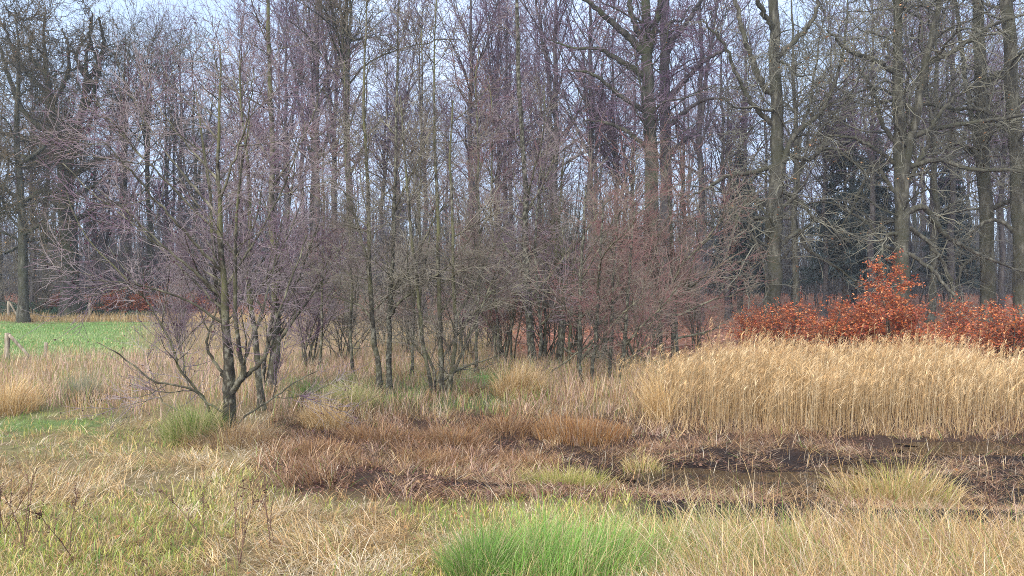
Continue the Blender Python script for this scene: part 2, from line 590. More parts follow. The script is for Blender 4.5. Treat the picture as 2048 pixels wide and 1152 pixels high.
# ------------------------------------------------------------------ alders
def alder(label, D, stems, limbs, seed, n1=40, n2=400, n3=2600, twig='alder_twig', bark='alder_bark',
          l1=(1.5, 0.35), l2=(0.7, 0.35), l3=(0.3, 0.35), cones=300, group=None, up=0.05, name='alder_tree',
          a1=(52, 12), t0=0.22, depth_spread=0.5, rt=1.0, nb=0):
    rng = RNG(seed)
    base = Wp(stems[0][0][0], stems[0][0][1], D)
    base[2] = float(ground_z(base[0], D))
    root = empty(name, base, label, 'tree', group)
    sp, lp = [], []
    for i, st in enumerate(stems):
        p, r = px_stem(st, D, rng, depth=(0 if i == 0 else rng.uniform(-0.25, 0.25)), ddepth=rng.uniform(-1, 1) * depth_spread)
        p[0, 2] = float(ground_z(p[0, 0], p[0, 1])) - 0.08
        q, rr = resample(p, r * 0.78, 26, rng, 0.010)
        rr = rr * (1 + 0.05 * rng.normal(0, 1, len(rr)))
        rr[0] *= 1.6; rr[1] *= 1.15
        sp.append((q - base, rr))
    for lb in limbs:
        # a limb starts on the nearest stem, then leaves it towards or away from the camera
        p, r = px_stem(lb, D, rng, ddepth=rng.uniform(-1, 1) * depth_spread * 1.6)
        a0 = p[0] - base
        best = min(((np.linalg.norm((q - a0)[:, [0, 2]], axis=1).min(), q) for q, _ in sp), key=lambda e: e[0])[1]
        k = np.argmin(np.linalg.norm((best - a0)[:, [0, 2]], axis=1))
        p = p - base
        off = best[k] - p[0]
        fade = np.linspace(1, 0, len(p))[:, None]
        p = p + off * np.concatenate([np.ones((1, 1)), fade[1:]]) * np.array([1, 1, 1])
        p[1:, 1] += off[1] * (1 - fade[1:, 0])
        q, rr = resample(p, r * 0.74, 26, rng, 0.012)
        lp.append((q, np.maximum(rr, 0.004)))
    for q, rr in sp:
        link('stem', tubes_mesh('stem', [(q[None], rr[None], 9)]), M[bark], root)
    allp = np.stack([q for q, _ in sp + lp]); allr = np.stack([r for _, r in sp + lp])
    b1, r1 = grow(allp, allr, n1, rng, t0, 0.97, a1, l1, 0.45, 9, 0.10, up, None, 0.6, 0.012, 0.007 * rt)
    b2, r2 = grow(np.concatenate([b1, ]), r1, n2, rng, 0.15, 1.0, (45, 12), l2, 0.35, 6, 0.10, 0.04, None, 0.7, 0.012, 0.0056 * rt)
    src, srr = b2, r2
    b3, r3 = grow(src, srr, int(n3 * 0.55), rng, 0.1, 1.0, (42, 12), (l3[0] * 1.15, l3[1]), 0.3, 4, 0.10, 0.03, None, 0.8, 0.015, 0.0042 * rt)
    limb_sets = [(b1, r1, 5)]
    if lp:
        limb_sets.append((np.stack([q for q, _ in lp]), np.stack([r for _, r in lp]), 6))
    link('branches', tubes_mesh('branches', limb_sets), M['alder_limb'], root)
    sets = [(b2, r2, 4), (b3, r3, 3)]
    if nb:      # bare whips from the foot of the tree
        bb, rb = grow(allp[:, :5], allr[:, :5], nb, rng, 0.05, 1.0, (60, 15), (0.75, 0.35), 0.1, 7, 0.12, 0.14, None, 0.3, 0.007, 0.004)
        sets.append((bb, rb, 3))
    tw = link('twigs', tubes_mesh('twigs', sets), M[twig], root)
    if cones:
        k = rng.choice(len(b3), cones)
        pos = b3[k, -1] + rng.normal(0, 0.012, (cones, 3))
        tag(blobs('cones', pos, 0.030, rng, M['cone'], tw), kind='stuff')
    return root


alder('multi-stemmed alder at the left with low spreading branches and a dark forked foot', 14.0, [
    [(460, 872, 32), (458, 800, 33), (457, 720, 27), (452, 640, 20), (447, 560, 16), (441, 450, 13), (437, 330, 9), (439, 200, 6), (441, 90, 3)],
    [(462, 872, 18), (460, 805, 18), (472, 772, 17), (487, 745, 14), (478, 690, 11), (468, 600, 10), (471, 480, 8), (480, 360, 5), (500, 240, 3)],
    [(462, 872, 12), (460, 790, 12), (455, 700, 12), (444, 630, 12), (430, 560, 11), (424, 460, 10), (418, 370, 8), (403, 270, 5), (392, 180, 3)],
    [(440, 880, 7), (415, 810, 7), (390, 778, 7), (362, 740, 6.5), (345, 695, 6), (322, 650, 5.5), (292, 600, 4.5), (240, 545, 3.6), (170, 470, 2.8), (132, 380, 2)],
], [
    [(487, 770, 15), (512, 741, 12), (533, 724, 9), (545, 690, 7), (560, 640, 6), (590, 560, 5), (622, 470, 3)],
    [(487, 750, 11), (498, 710, 8), (515, 660, 7), (537, 600, 5), (560, 510, 4), (575, 430, 2.5)],
    [(452, 770, 10), (432, 742, 9), (409, 702, 8), (414, 664, 6), (426, 625, 5), (434, 560, 4)],
    [(445, 838, 7), (404, 812, 6), (378, 785, 6), (330, 772, 5), (300, 762, 5), (240, 712, 4), (196, 684, 2)],
    [(450, 860, 6), (420, 850, 5), (390, 836, 5), (350, 820, 4), (320, 800, 3), (290, 770, 2)],
    [(480, 850, 6), (520, 815, 5), (560, 790, 4), (600, 760, 3), (640, 740, 2)],
    [(450, 600, 9), (390, 540, 7), (330, 490, 5), (270, 430, 4), (210, 380, 2.5)],
    [(445, 540, 9), (380, 470, 7), (320, 400, 5), (270, 340, 4), (230, 290, 2)],
    [(438, 430, 8), (380, 360, 6), (330, 290, 4), (290, 220, 3), (265, 160, 2)],
    [(466, 560, 8), (520, 480, 6), (565, 400, 5), (600, 320, 4), (620, 250, 2)],
    [(440, 400, 7), (480, 310, 5), (510, 230, 4), (525, 150, 2)],
    [(448, 620, 8), (370, 540, 6), (290, 460, 4.5), (200, 390, 3.5), (140, 330, 2)],
    [(440, 480, 7), (350, 380, 5), (270, 290, 3.5), (215, 215, 2)],
    [(436, 360, 6), (370, 280, 4), (320, 200, 3), (290, 140, 2)],
    [(455, 660, 8), (400, 620, 6), (340, 590, 5), (270, 570, 4), (190, 560, 2)],
], 11, n1=125, n2=1150, n3=6000, l1=(1.15, 0.35), l2=(0.62, 0.35), l3=(0.30, 0.35), cones=1400, depth_spread=0.9, nb=30, t0=0.30)

alder('slim olive-barked alder stem standing just behind the forked left alder', 17.0, [
    [(524, 800, 17), (514, 710, 14), (504, 625, 12), (498, 560, 11), (500, 450, 9), (494, 330, 7), (482, 200, 5), (478, 100, 3)],
], [], 12, n1=45, n2=450, n3=2400, bark='alder_bark', cones=200, t0=0.3)

alder('tall straight pale alder with a thick dark foot, right of the forked left alder', 20.0, [
    [(538, 790, 30), (545, 740, 27), (553, 680, 23), (550, 600, 18), (548, 500, 16), (542, 420, 15), (545, 300, 14), (540, 180, 12), (538, 60, 10), (536, -80, 6)],
    [(530, 790, 12), (526, 740, 11), (540, 660, 10), (556, 560, 8), (575, 440, 6), (590, 320, 3)],
], [
    [(555, 690, 9), (580, 650, 8), (610, 610, 6), (645, 560, 4), (682, 490, 2)],
    [(552, 640, 8), (590, 570, 6), (615, 500, 5), (640, 430, 3)],
    [(548, 520, 8), (500, 440, 6), (470, 370, 4), (450, 300, 3)],
    [(545, 380, 7), (590, 310, 5), (620, 240, 4), (640, 170, 2)],
    [(545, 330, 7), (500, 260, 5), (470, 190, 4), (455, 120, 2)],
], 13, n1=100, n2=1000, n3=5200, l1=(1.5, 0.35), cones=600)

alder('thin mottled alder leaning left, the left one of the close pair in the middle', 19.6, [
    [(761, 790, 16), (756, 740, 15), (748, 680, 14), (742, 600, 12), (738, 520, 11), (738, 440, 10), (733, 330, 8), (728, 220, 7), (730, 100, 5), (735, -30, 3)],
], [
    [(741, 560, 8), (728, 500, 7), (708, 430, 5), (690, 380, 3)],
    [(744, 650, 7), (720, 620, 5), (690, 605, 4), (650, 590, 2)],
], 14, n1=52, n2=480, n3=2800, l1=(1.25, 0.35), twig='olive_twig', cones=80, t0=0.3)

alder('thin dark-footed upright alder, the right one of the close pair in the middle', 19.4, [
    [(779, 805, 17), (778, 740, 15), (778, 680, 13), (780, 600, 12), (786, 520, 10), (788, 430, 9), (790, 340, 8), (792, 240, 7), (795, 120, 5), (798, -10, 3)],
], [
    [(779, 650, 9), (800, 612, 8), (850, 572, 7), (895, 535, 5), (945, 470, 3)],
    [(784, 585, 8), (830, 530, 6), (858, 460, 5), (890, 405, 3)],
    [(788, 420, 6), (830, 330, 5), (860, 260, 3)],
], 15, n1=54, n2=500, n3=2900, l1=(1.25, 0.35), twig='olive_twig', bark='alder_dark', cones=80, t0=0.28)

alder('bushy alder clump right of the close pair, its stems fanning out from one foot', 19.0, [
    [(885, 800, 18), (882, 740, 14), (880, 650, 12), (877, 560, 11), (876, 450, 9), (872, 350, 8), (868, 220, 6), (870, 80, 4), (872, -40, 3)],
    [(866, 805, 10), (856, 740, 10), (846, 680, 9), (838, 600, 8), (834, 555, 8), (822, 470, 7), (815, 380, 6), (808, 290, 5), (800, 190, 3)],
    [(895, 800, 15), (906, 730, 11), (912, 650, 11), (906, 560, 9), (906, 450, 8), (900, 330, 6), (905, 200, 4)],
    [(872, 802, 8), (868, 740, 8), (845, 690, 7), (838, 640, 6), (845, 560, 5), (860, 470, 3)],
], [
    [(888, 775, 11), (910, 738, 9), (930, 690, 7), (960, 620, 6), (985, 560, 4), (1012, 490, 2)],
    [(890, 760, 8), (925, 735, 6), (965, 722, 4), (1010, 706, 2)],
    [(895, 720, 8), (940, 650, 6), (975, 600, 5), (1020, 540, 3)],
    [(908, 640, 8), (950, 570, 6), (980, 510, 4), (1015, 440, 2)],
    [(878, 620, 7), (920, 560, 5), (955, 480, 4), (985, 400, 2)],
], 16, n1=105, n2=950, n3=4800, l1=(1.25, 0.35), twig='olive_twig', cones=100, t0=0.15, nb=40)

alder('tall lichen-spotted alder pole in the middle, left of the snapped pale stem', 25.5, [
    [(1068, 735, 22), (1062, 680, 20), (1055, 610, 18), (1053, 540, 16), (1050, 450, 15), (1052, 380, 13), (1045, 280, 12), (1038, 160, 11), (1035, 40, 9), (1033, -80, 6)],
    [(1075, 735, 9), (1082, 680, 8), (1076, 600, 7), (1070, 500, 6), (1078, 380, 4)],
], [
    [(1055, 590, 8), (1082, 565, 7), (1112, 535, 6), (1150, 480, 3)],
    [(1052, 560, 7), (1010, 500, 6), (980, 440, 4), (950, 400, 2)],
    [(1050, 430, 7), (1085, 370, 5), (1110, 310, 3)],
], 17, n1=85, n2=750, n3=3900, l1=(1.6, 0.35), bark='alder_dark', cones=200, rt=1.2)

alder('alder with a snapped pale top and one thin leader beside it', 26.5, [
    [(1118, 745, 20), (1122, 680, 19), (1126, 600, 18), (1114, 520, 18), (1107, 465, 17), (1105, 440, 15)],
    [(1112, 745, 9), (1128, 620, 11), (1129, 540, 9), (1119, 470, 8), (1121, 380, 6), (1131, 290, 3)],
    [(1135, 745, 8), (1140, 660, 7), (1146, 560, 6), (1155, 460, 4), (1165, 380, 2)],
], [
    [(1122, 690, 7), (1150, 705, 6), (1185, 680, 5), (1215, 640, 3)],
    [(1120, 540, 8), (1150, 500, 7), (1190, 440, 5), (1230, 380, 2)],
], 18, n1=70, n2=600, n3=3000, l1=(1.5, 0.35), bark='alder_bark', twig='olive_twig', cones=60, rt=1.2)

alder('low crooked alder clump of four dark stems beside the left end of the reeds', 22.0, [
    [(1236, 790, 17), (1243, 740, 12), (1250, 680, 10), (1255, 600, 8), (1262, 500, 6), (1270, 400, 3)],
    [(1180, 770, 10), (1190, 690, 10), (1195, 620, 9), (1200, 520, 7), (1206, 400, 3)],
    [(1218, 775, 9), (1222, 680, 9), (1225, 600, 7), (1230, 500, 5), (1240, 420, 3)],
    [(1158, 760, 12), (1160, 640, 11), (1161, 560, 9), (1166, 480, 7), (1172, 370, 4)],
], [
    [(1190, 700, 7), (1215, 660, 6), (1250, 620, 5), (1290, 590, 3)],
    [(1165, 735, 8), (1190, 690, 6), (1130, 730, 4), (1100, 745, 2)],
    [(1248, 700, 7), (1290, 650, 5), (1330, 610, 4), (1365, 560, 2)],
], 19, n1=90, n2=800, n3=4200, l1=(1.3, 0.35), bark='alder_dark', twig='red_twig', cones=60, t0=0.15)

alder('alder with two dark stems at the upper left edge of the reeds', 29.5, [
    [(1351, 716, 19), (1349, 660, 18), (1348, 600, 15), (1346, 520, 12), (1342, 440, 8), (1335, 360, 5), (1330, 310, 3)],
    [(1324, 712, 11), (1320, 640, 10), (1312, 560, 7), (1300, 470, 5), (1292, 400, 3)],
], [
    [(1350, 640, 8), (1390, 620, 6), (1430, 600, 4), (1480, 590, 2)],
    [(1348, 600, 8), (1395, 560, 6), (1440, 530, 4), (1485, 500, 2)],
    [(1346, 540, 7), (1395, 490, 6), (1440, 440, 4), (1470, 400, 2)],
    [(1346, 560, 7), (1290, 520, 6), (1250, 470, 4), (1220, 420, 2)],
    [(1349, 680, 7), (1400, 668, 5), (1440, 655, 3)],
], 20, n1=110, n2=1000, n3=5600, l1=(1.7, 0.35), l2=(0.8, .35), l3=(.36, .35), bark='alder_dark', twig='red_twig', cones=0, rt=1.3)

for i, (px0, px1, ytop, D, wd, lab) in enumerate([
    (706, 690, 120, 24.0, 7.5, 'slender mossy alder pole left of the close pair, rising out of the grey bushes'),
    (826, 846, 60, 23.5, 8, 'slender mossy alder pole between the close pair and the bushy clump'),
    (952, 962, 90, 24.5, 8, 'slender mossy alder pole just right of the bushy clump'),
    (996, 980, 150, 27.0, 8, 'slender mossy alder pole halfway between the bushy clump and the spotted pole'),
    (1092, 1085, 170, 28.5, 7, 'slender mossy alder pole between the spotted pole and the snapped alder'),
    (640, 652, 200, 25.0, 7, 'slender mossy alder pole in the purple-grey bush right of the tall straight pale alder'),
]):
    r_ = RNG(900 + i)
    yb = 576 + F * H / D
    ys = np.linspace(yb, ytop, 9)
    st = [(px0 + (px1 - px0) * k / 8 + r_.normal(0, 3.0), ys[k], wd * (1 - 0.085 * k)) for k in range(9)]
    alder(lab, D, [st], [], 910 + i, n1=40, n2=300, n3=1700, l1=(1.35, 0.35), twig=['alder_twig', 'olive_twig', 'red_twig'][i % 3], cones=60, t0=0.22, rt=1.15,
          group='slender alder poles in the middle')

# ------------------------------------------------------------------ willow and bramble thickets between the alders
def make_shrub(name, seed, h, spread, ns, n1, n2, twig, rt=1.0, bend=-0.02):
    rng = RNG(seed)
    root = empty(name, (0, 0, 0))
    P = 12
    az = rng.random(ns) * 2 * np.pi
    tilt = np.abs(rng.normal(0, 1, ns)) * spread
    d = np.stack([np.sin(tilt) * np.cos(az), np.sin(tilt) * np.sin(az), np.cos(tilt)], 1)
    L = h * np.exp(rng.normal(-0.12, 0.2, ns))
    pts = np.empty((ns, P, 3)); pts[:, 0] = np.stack([rng.normal(0, .18, ns), rng.normal(0, .18, ns), np.full(ns, -0.05)], 1)
    for s in range(1, P):
        d = d + rng.normal(0, 0.06, (ns, 3)) + np.array([0, 0, bend])
        d /= np.linalg.norm(d, axis=1, keepdims=True)
        pts[:, s] = pts[:, s - 1] + d * (L / (P - 1))[:, None]
    r = (L * 0.0055)[:, None] * np.linspace(1, 0.25, P)[None]
    b1, r1 = grow(pts, r, n1, rng, 0.15, 1.0, (40, 12), (h * 0.24, 0.35), 0.35, 7, 0.10, 0.03, None, 0.7, 0.010, 0.0065 * rt)
    b2, r2 = grow(b1, r1, int(n2 * 0.6), rng, 0.1, 1.0, (40, 12), (h * 0.10, 0.35), 0.3, 4, 0.1, 0.03, None, 0.8, 0.012, 0.0044 * rt)
    link('stems', tubes_mesh('stems', [(pts, r, 6)]), M['alder_limb'], root)
    link('twigs', tubes_mesh('twigs', [(b1, r1, 4), (b2, r2, 3)]), M[twig], root)
    return root


willow_a = make_shrub('willow_shrub', 41, 5.2, 0.34, 14, 260, 2800, 'red_twig', 1.3)
willow_b = make_shrub('willow_shrub', 42, 4.2, 0.45, 12, 220, 2400, 'red_twig', 1.3)
scrub_a = make_shrub('scrub_bush', 43, 3.6, 0.55, 14, 260, 2600, 'olive_twig', 1.3)
scrub_b = make_shrub('scrub_bush', 44, 4.6, 0.40, 12, 240, 2600, 'alder_twig', 1.3)
SHRUBS = [
    (willow_a, 1010, 28, 1.15, 'red-twigged willow bush between the bushy alder clump and the tall spotted alder pole', 'willow bushes between the alders'),
    (willow_b, 1092, 29, 1.2, 'red-twigged willow bush right behind the snapped alder', 'willow bushes between the alders'),
    (willow_a, 1205, 30, 1.25, 'high red-twigged willow bush behind the clump of four dark stems', 'willow bushes between the alders'),
    (willow_b, 1275, 27, 1.2, 'broad red-twigged willow bush at the left end of the reeds', 'willow bushes between the alders'),
    (willow_a, 1395, 34, 0.85, 'red-twigged willow bush at the back of the reeds, left of the big spreading beech', 'willow bushes between the alders'),
    (willow_b, 1150, 33, 1.3, 'red-twigged willow bush behind the leader of the snapped alder', 'willow bushes between the alders'),
    (scrub_a, 690, 30, 1.25, 'grey bare bush left of the thin leaning alder', 'grey scrub behind the alders'),
    (scrub_a, 820, 33, 1.3, 'grey bare bush seen between the close pair of alders and the bushy clump', 'grey scrub behind the alders'),
    (scrub_b, 620, 27, 1.0, 'purple-grey bare bush right of the tall straight pale alder', 'grey scrub behind the alders'),
    (scrub_b, 930, 30, 1.1, 'purple-grey bare bush behind the bushy alder clump', 'grey scrub behind the alders'),
    (scrub_a, 760, 36, 1.4, 'dense grey bare bush behind the close pair of alders', 'grey scrub behind the alders'),
    (scrub_a, 985, 36, 1.3, 'olive-grey bare bush behind the red willow, left of the spotted alder pole', 'grey scrub behind the alders'),
    (scrub_b, 360, 34, 0.8, 'purple-grey bare bush at the edge of the meadow behind the left alder', 'grey scrub behind the alders'),
    (scrub_a, 70, 69, 2.0, 'grey-green bare bush at the foot of the wood between the two oaks', 'bare bushes along the wood edge'),
    (scrub_b, 190, 71, 1.9, 'tall bare bush at the foot of the wood just right of the twisted oak', 'bare bushes along the wood edge'),
    (scrub_a, 265, 73, 2.1, 'wide bare bush at the foot of the wood above the red-leaved bush', 'bare bushes along the wood edge'),
    (scrub_b, 350, 74, 2.1, 'bare bush at the foot of the wood behind the low boughs of the left alder', 'bare bushes along the wood edge'),
    (scrub_a, -30, 67, 1.9, 'bare bush at the foot of the wood cut by the left edge of the photo', 'bare bushes along the wood edge'),
    (scrub_a, 1310, 35, 1.2, 'olive-grey bare bush behind the alder with two dark stems', 'grey scrub behind the alders'),
]
used = set()
for i, (proto, px, D, sc, lab, grp) in enumerate(SHRUBS):
    g = ground_at(px, D)
    if proto.name not in used:
        used.add(proto.name)
        proto.location = g; proto.rotation_euler = (0, 0, i * 1.3); proto.scale = (sc, sc, sc)
        tag(proto, lab, 'shrub', grp)
    else:
        n = copy_tree(proto, g, i * 1.3, (sc, sc, sc * (0.92 + 0.16 * ((i * 7) % 5) / 5)), lab, grp)
        n['category'] = 'shrub'

# ------------------------------------------------------------------ the big trees at the edge of the wood
def big_tree(name, label, D, stems, limbs, seed, bark, twig, n1, n2, n3, n4=0, l1=(4.0, 0.4), l2=(1.8, 0.4), l3=(0.9, 0.4),
             a1=(62, 14), trop1=0.0, trop1e=None, wig=0.16, t0=0.25, leaves=0, leafcol=None, rmin=0.010, group=None, cat='tree'):
    rng = RNG(seed)
    base = Wp(stems[0][0][0], stems[0][0][1], D)
    base[2] = float(ground_z(base[0], D))
    root = empty(name, base, label, cat, group)
    sp, lp = [], []
    for i, st in enumerate(stems):
        p, r = px_stem(st, D, rng, ddepth=rng.uniform(-1, 1) if i else 0.0)
        r = r * (0.98 if name == 'oak' else 0.80)
        if st[0][1] > 590:
            p[0, 2] = float(ground_z(p[0, 0], p[0, 1])) - 0.15
        q, rr = resample(p, r, 30, rng, 0.03)
        if st[0][1] > 590:
            rr[0] *= 1.45; rr[1] *= 1.15
        sp.append((q - base, rr))
    for lb in limbs:
        p, r = px_stem(lb, D, rng)
        p = p - base
        dd = rng.uniform(-1, 1) * 3.0
        p[:, 1] += dd * np.linspace(0, 1, len(p)) ** 1.3
        q, rr = resample(p, r, 30, rng, 0.05)
        lp.append((q, np.maximum(rr, 0.02)))
    link('trunk', tubes_mesh('trunk', [(q[None], r[None], 14) for q, r in sp]), M[bark], root)
    P = 30
    allp = np.stack([q for q, _ in sp]); allr = np.stack([r for _, r in sp])
    b1, r1 = grow(allp, allr, n1, rng, t0, 0.98, a1, l1, 0.4, P, wig * 0.62, trop1, trop1e, 0.40, 0.015, 0.03)
    if lp:
        b1 = np.concatenate([b1] + [q[None] for q, _ in lp]); r1 = np.concatenate([r1] + [r[None] for _, r in lp])
    b2, r2 = grow(b1, r1, n2, rng, 0.12, 1.0, (52, 16), l2, 0.3, 10, wig, trop1 * 0.6, trop1e, 0.62, 0.013, rmin * 1.9)
    b3, r3 = grow(b2, r2, int(n3 * 0.42), rng, 0.1, 1.0, (48, 16), l3, 0.3, 6, wig, trop1 * 0.4, trop1e, 0.7, 0.013, rmin * 1.25)
    link('limbs', tubes_mesh('limbs', [(b1, r1, 6)]), M[bark], root)
    sets = [(b2, r2, 4), (b3, r3, 3)]
    if n4:
        b4, r4 = grow(b3, r3, int(n4 * 0.4), rng, 0.1, 1.0, (45, 14), (l3[0] * 0.55, 0.35), 0.3, 4, wig * 0.8, 0, None, 0.7, 0.012, rmin * 0.8)
        sets.append((b4, r4, 3))
    tw = link('twigs', tubes_mesh('twigs', sets), M[twig], root)
    if leaves:
        k = rng.choice(len(b3), leaves)
        pos = b3[k, rng.integers(2, 6, leaves)] + rng.normal(0, 0.05, (leaves, 3))
        v, q, c = leaf_cards(pos, 0.12, rng, leafcol)
        tag(link('dead_leaves', quads_mesh('dead_leaves', v, q, False, c), M['leaf'], tw), kind='stuff')
    return root


COPPER = np.array([(0.44, 0.115, 0.04), (0.52, 0.17, 0.055), (0.34, 0.075, 0.04), (0.56, 0.25, 0.11), (0.24, 0.05, 0.03), (0.29, 0.105, 0.065)])
TAN = np.array([(0.40, 0.20, 0.09), (0.33, 0.16, 0.08), (0.45, 0.27, 0.13)])

big_tree('spreading_beech', 'tall green-stained beech with drooping sinuous lower branches, left of the red saplings', 43.0, [
    [(1541, 690, 54), (1543, 640, 43), (1548, 560, 37), (1550, 480, 35), (1553, 400, 33), (1556, 320, 32), (1553, 200, 29), (1549, 80, 26), (1548, -80, 20), (1552, -260, 8)],
    [(1548, 330, 16), (1533, 480, 13), (1545, 400, 16), (1568, 320, 15), (1590, 270, 12), (1640, 225, 10), (1672, 160, 8), (1690, 80, 6), (1700, -40, 3)],
], [
    [(1550, 190, 15), (1525, 165, 13), (1506, 110, 11), (1487, 40, 10), (1478, -60, 7)],
    [(1552, 255, 11), (1500, 210, 9), (1468, 160, 8), (1440, 105, 6), (1390, 60, 3)],
    [(1555, 495, 11), (1590, 468, 10), (1604, 462, 9), (1614, 490, 8), (1642, 512, 7), (1685, 535, 5), (1730, 570, 3)],
    [(1548, 440, 9), (1505, 437, 8), (1497, 462, 7), (1516, 505, 6), (1528, 560, 5), (1524, 610, 4), (1534, 660, 3)],
    [(1552, 330, 11), (1505, 345, 9), (1455, 352, 8), (1415, 376, 6), (1380, 392, 3)],
    [(1550, 420, 9), (1500, 400, 8), (1470, 430, 6), (1450, 480, 5), (1430, 520, 3)],
    [(1553, 300, 9), (1610, 320, 8), (1650, 300, 6), (1690, 330, 4), (1720, 370, 3)],
    [(1550, 120, 12), (1600, 70, 10), (1640, 20, 8), (1660, -60, 5)],
    [(1548, 60, 12), (1500, 10, 9), (1460, -60, 6)],
    [(1552, 380, 8), (1600, 400, 7), (1630, 440, 5), (1660, 450, 4), (1690, 490, 3)],
], 51, 'beech_bark', 'beech_twig', 46, 620, 4200, 6500, l1=(5.0, 0.35), trop1=0.012, trop1e=-0.05, wig=0.22, t0=0.2, leaves=300, leafcol=TAN)

big_tree('forked_beech', 'forked beech whose right arm leans away, directly behind the tallest red sapling', 42.0, [
    [(1800, 690, 46), (1802, 560, 37), (1804, 480, 35), (1803, 400, 33), (1800, 300, 31), (1796, 180, 27), (1795, 60, 21), (1792, -80, 14), (1795, -240, 6)],
    [(1806, 480, 14), (1809, 380, 24), (1818, 290, 22), (1834, 220, 20), (1851, 130, 18), (1868, 60, 16), (1887, -30, 12), (1905, -160, 6)],
], [
    [(1812, 278, 12), (1880, 256, 10), (1960, 246, 8), (2048, 233, 7), (2140, 220, 4)],
    [(1812, 335, 12), (1870, 322, 9), (1920, 345, 8), (1990, 352, 7), (2070, 385, 4)],
    [(1806, 428, 14), (1850, 414, 12), (1882, 450, 11), (1912, 475, 10), (1962, 500, 8), (2022, 522, 6), (2090, 545, 3)],
    [(1808, 450, 10), (1850, 478, 9), (1882, 520, 8), (1905, 572, 7), (1898, 620, 4)],
    [(1800, 335, 10), (1760, 305, 8), (1712, 280, 6), (1655, 272, 4)],
    [(1804, 300, 11), (1770, 240, 9), (1765, 180, 8), (1740, 120, 5)],
    [(1802, 400, 9), (1755, 330, 7), (1742, 360, 5), (1720, 420, 4), (1700, 470, 3)],
    [(1806, 380, 10), (1850, 300, 10), (1862, 250, 9), (1900, 200, 6), (1960, 160, 4)],
    [(1804, 470, 9), (1770, 470, 8), (1745, 500, 6), (1730, 560, 4), (1735, 610, 3)],
    [(1796, 150, 11), (1740, 120, 9), (1690, 110, 7), (1640, 70, 4)],
    [(1852, 130, 11), (1910, 100, 9), (1970, 60, 7), (2040, 40, 4)],
    [(1806, 500, 9), (1850, 540, 8), (1880, 600, 5), (1870, 650, 3)],
], 52, 'beech_bark', 'beech_twig', 46, 720, 5000, 7500, l1=(5.0, 0.35), trop1=0.012, trop1e=-0.05, wig=0.22, t0=0.2, leaves=260, leafcol=TAN)

big_tree('beech', 'straight thick beech near the right edge with a thin pale leaning arm', 46.0, [
    [(1977, 690, 38), (1974, 500, 33), (1970, 350, 31), (1963, 200, 29), (1956, 50, 27), (1950, -100, 20), (1948, -260, 8)],
    [(1972, 460, 8), (1962, 380, 13), (1946, 250, 12), (1926, 120, 11), (1910, 0, 9), (1895, -140, 5)],
], [
    [(1970, 330, 11), (1920, 290, 9), (1880, 300, 7), (1840, 330, 4)],
    [(1972, 420, 11), (2030, 400, 9), (2090, 420, 6)],
    [(1962, 180, 12), (2010, 140, 9), (2070, 120, 6)],
    [(1974, 500, 9), (1930, 530, 7), (1915, 580, 5), (1930, 630, 3)],
], 53, 'beech_bark', 'beech_twig', 40, 460, 3000, 4500, l1=(4.5, 0.35), trop1=0.012, trop1e=-0.04, wig=0.2, t0=0.25)

big_tree('beech', 'thick beech cut by the right edge of the photo', 44.0, [
    [(2046, 690, 42), (2041, 480, 36), (2033, 300, 33), (2023, 150, 31), (2013, 0, 29), (2005, -120, 22), (2000, -260, 8)],
], [
    [(2040, 470, 10), (1990, 440, 8), (1950, 460, 6), (1920, 500, 3)],
    [(2030, 260, 12), (1980, 215, 9), (1930, 205, 7), (1880, 180, 4)],
    [(2022, 130, 12), (2070, 60, 9), (2100, -10, 6)],
    [(2035, 320, 11), (2090, 330, 8), (2140, 370, 4)],
], 54, 'beech_bark', 'beech_twig', 40, 460, 3000, 4500, l1=(4.5, 0.35), trop1=0.012, trop1e=-0.04, wig=0.2, t0=0.25)

big_tree('great_tree', 'massive dark trunk above the red willows, its limbs sweeping up to the left', 50.0, [
    [(1300, 680, 42), (1302, 560, 36), (1304, 420, 35), (1301, 300, 33), (1297, 200, 32), (1295, 110, 27), (1291, 0, 22), (1286, -140, 12), (1284, -260, 5)],
], [
    [(1296, 118, 18), (1270, 86, 15), (1230, 56, 12), (1190, 20, 10), (1130, -20, 6)],
    [(1298, 160, 14), (1252, 126, 11), (1200, 95, 8), (1150, 90, 5), (1100, 70, 3)],
    [(1300, 230, 12), (1240, 190, 9), (1190, 150, 7), (1140, 140, 4)],
    [(1297, 110, 16), (1310, 50, 13), (1322, -20, 10)],
    [(1296, 100, 15), (1265, 40, 12), (1255, -30, 9)],
    [(1302, 300, 10), (1240, 250, 8), (1180, 230, 5)],
], 55, 'oak_bark', 'forest_twig', 40, 480, 3200, 4600, l1=(4.5, 0.35), a1=(50, 14), trop1=0.03, trop1e=0.0, wig=0.18, t0=0.35, leaves=100, leafcol=TAN, rmin=0.012)

big_tree('great_tree', 'paler thick trunk standing close against the right side of the massive dark trunk', 54.0, [
    [(1337, 676, 36), (1334, 500, 30), (1331, 300, 28), (1329, 150, 26), (1331, 0, 21), (1336, -140, 12), (1338, -250, 5)],
], [
    [(1330, 205, 14), (1366, 165, 11), (1402, 128, 9), (1445, 108, 5)],
    [(1330, 260, 11), (1375, 220, 8), (1410, 205, 6), (1450, 210, 3)],
    [(1330, 100, 13), (1370, 50, 10), (1400, 0, 7)],
    [(1332, 320, 10), (1380, 270, 8), (1420, 250, 5)],
], 56, 'forest_bark', 'forest_twig', 40, 460, 3000, 4300, l1=(4.2, 0.35), a1=(50, 14), trop1=0.03, trop1e=0.0, wig=0.17, t0=0.35, rmin=0.012)

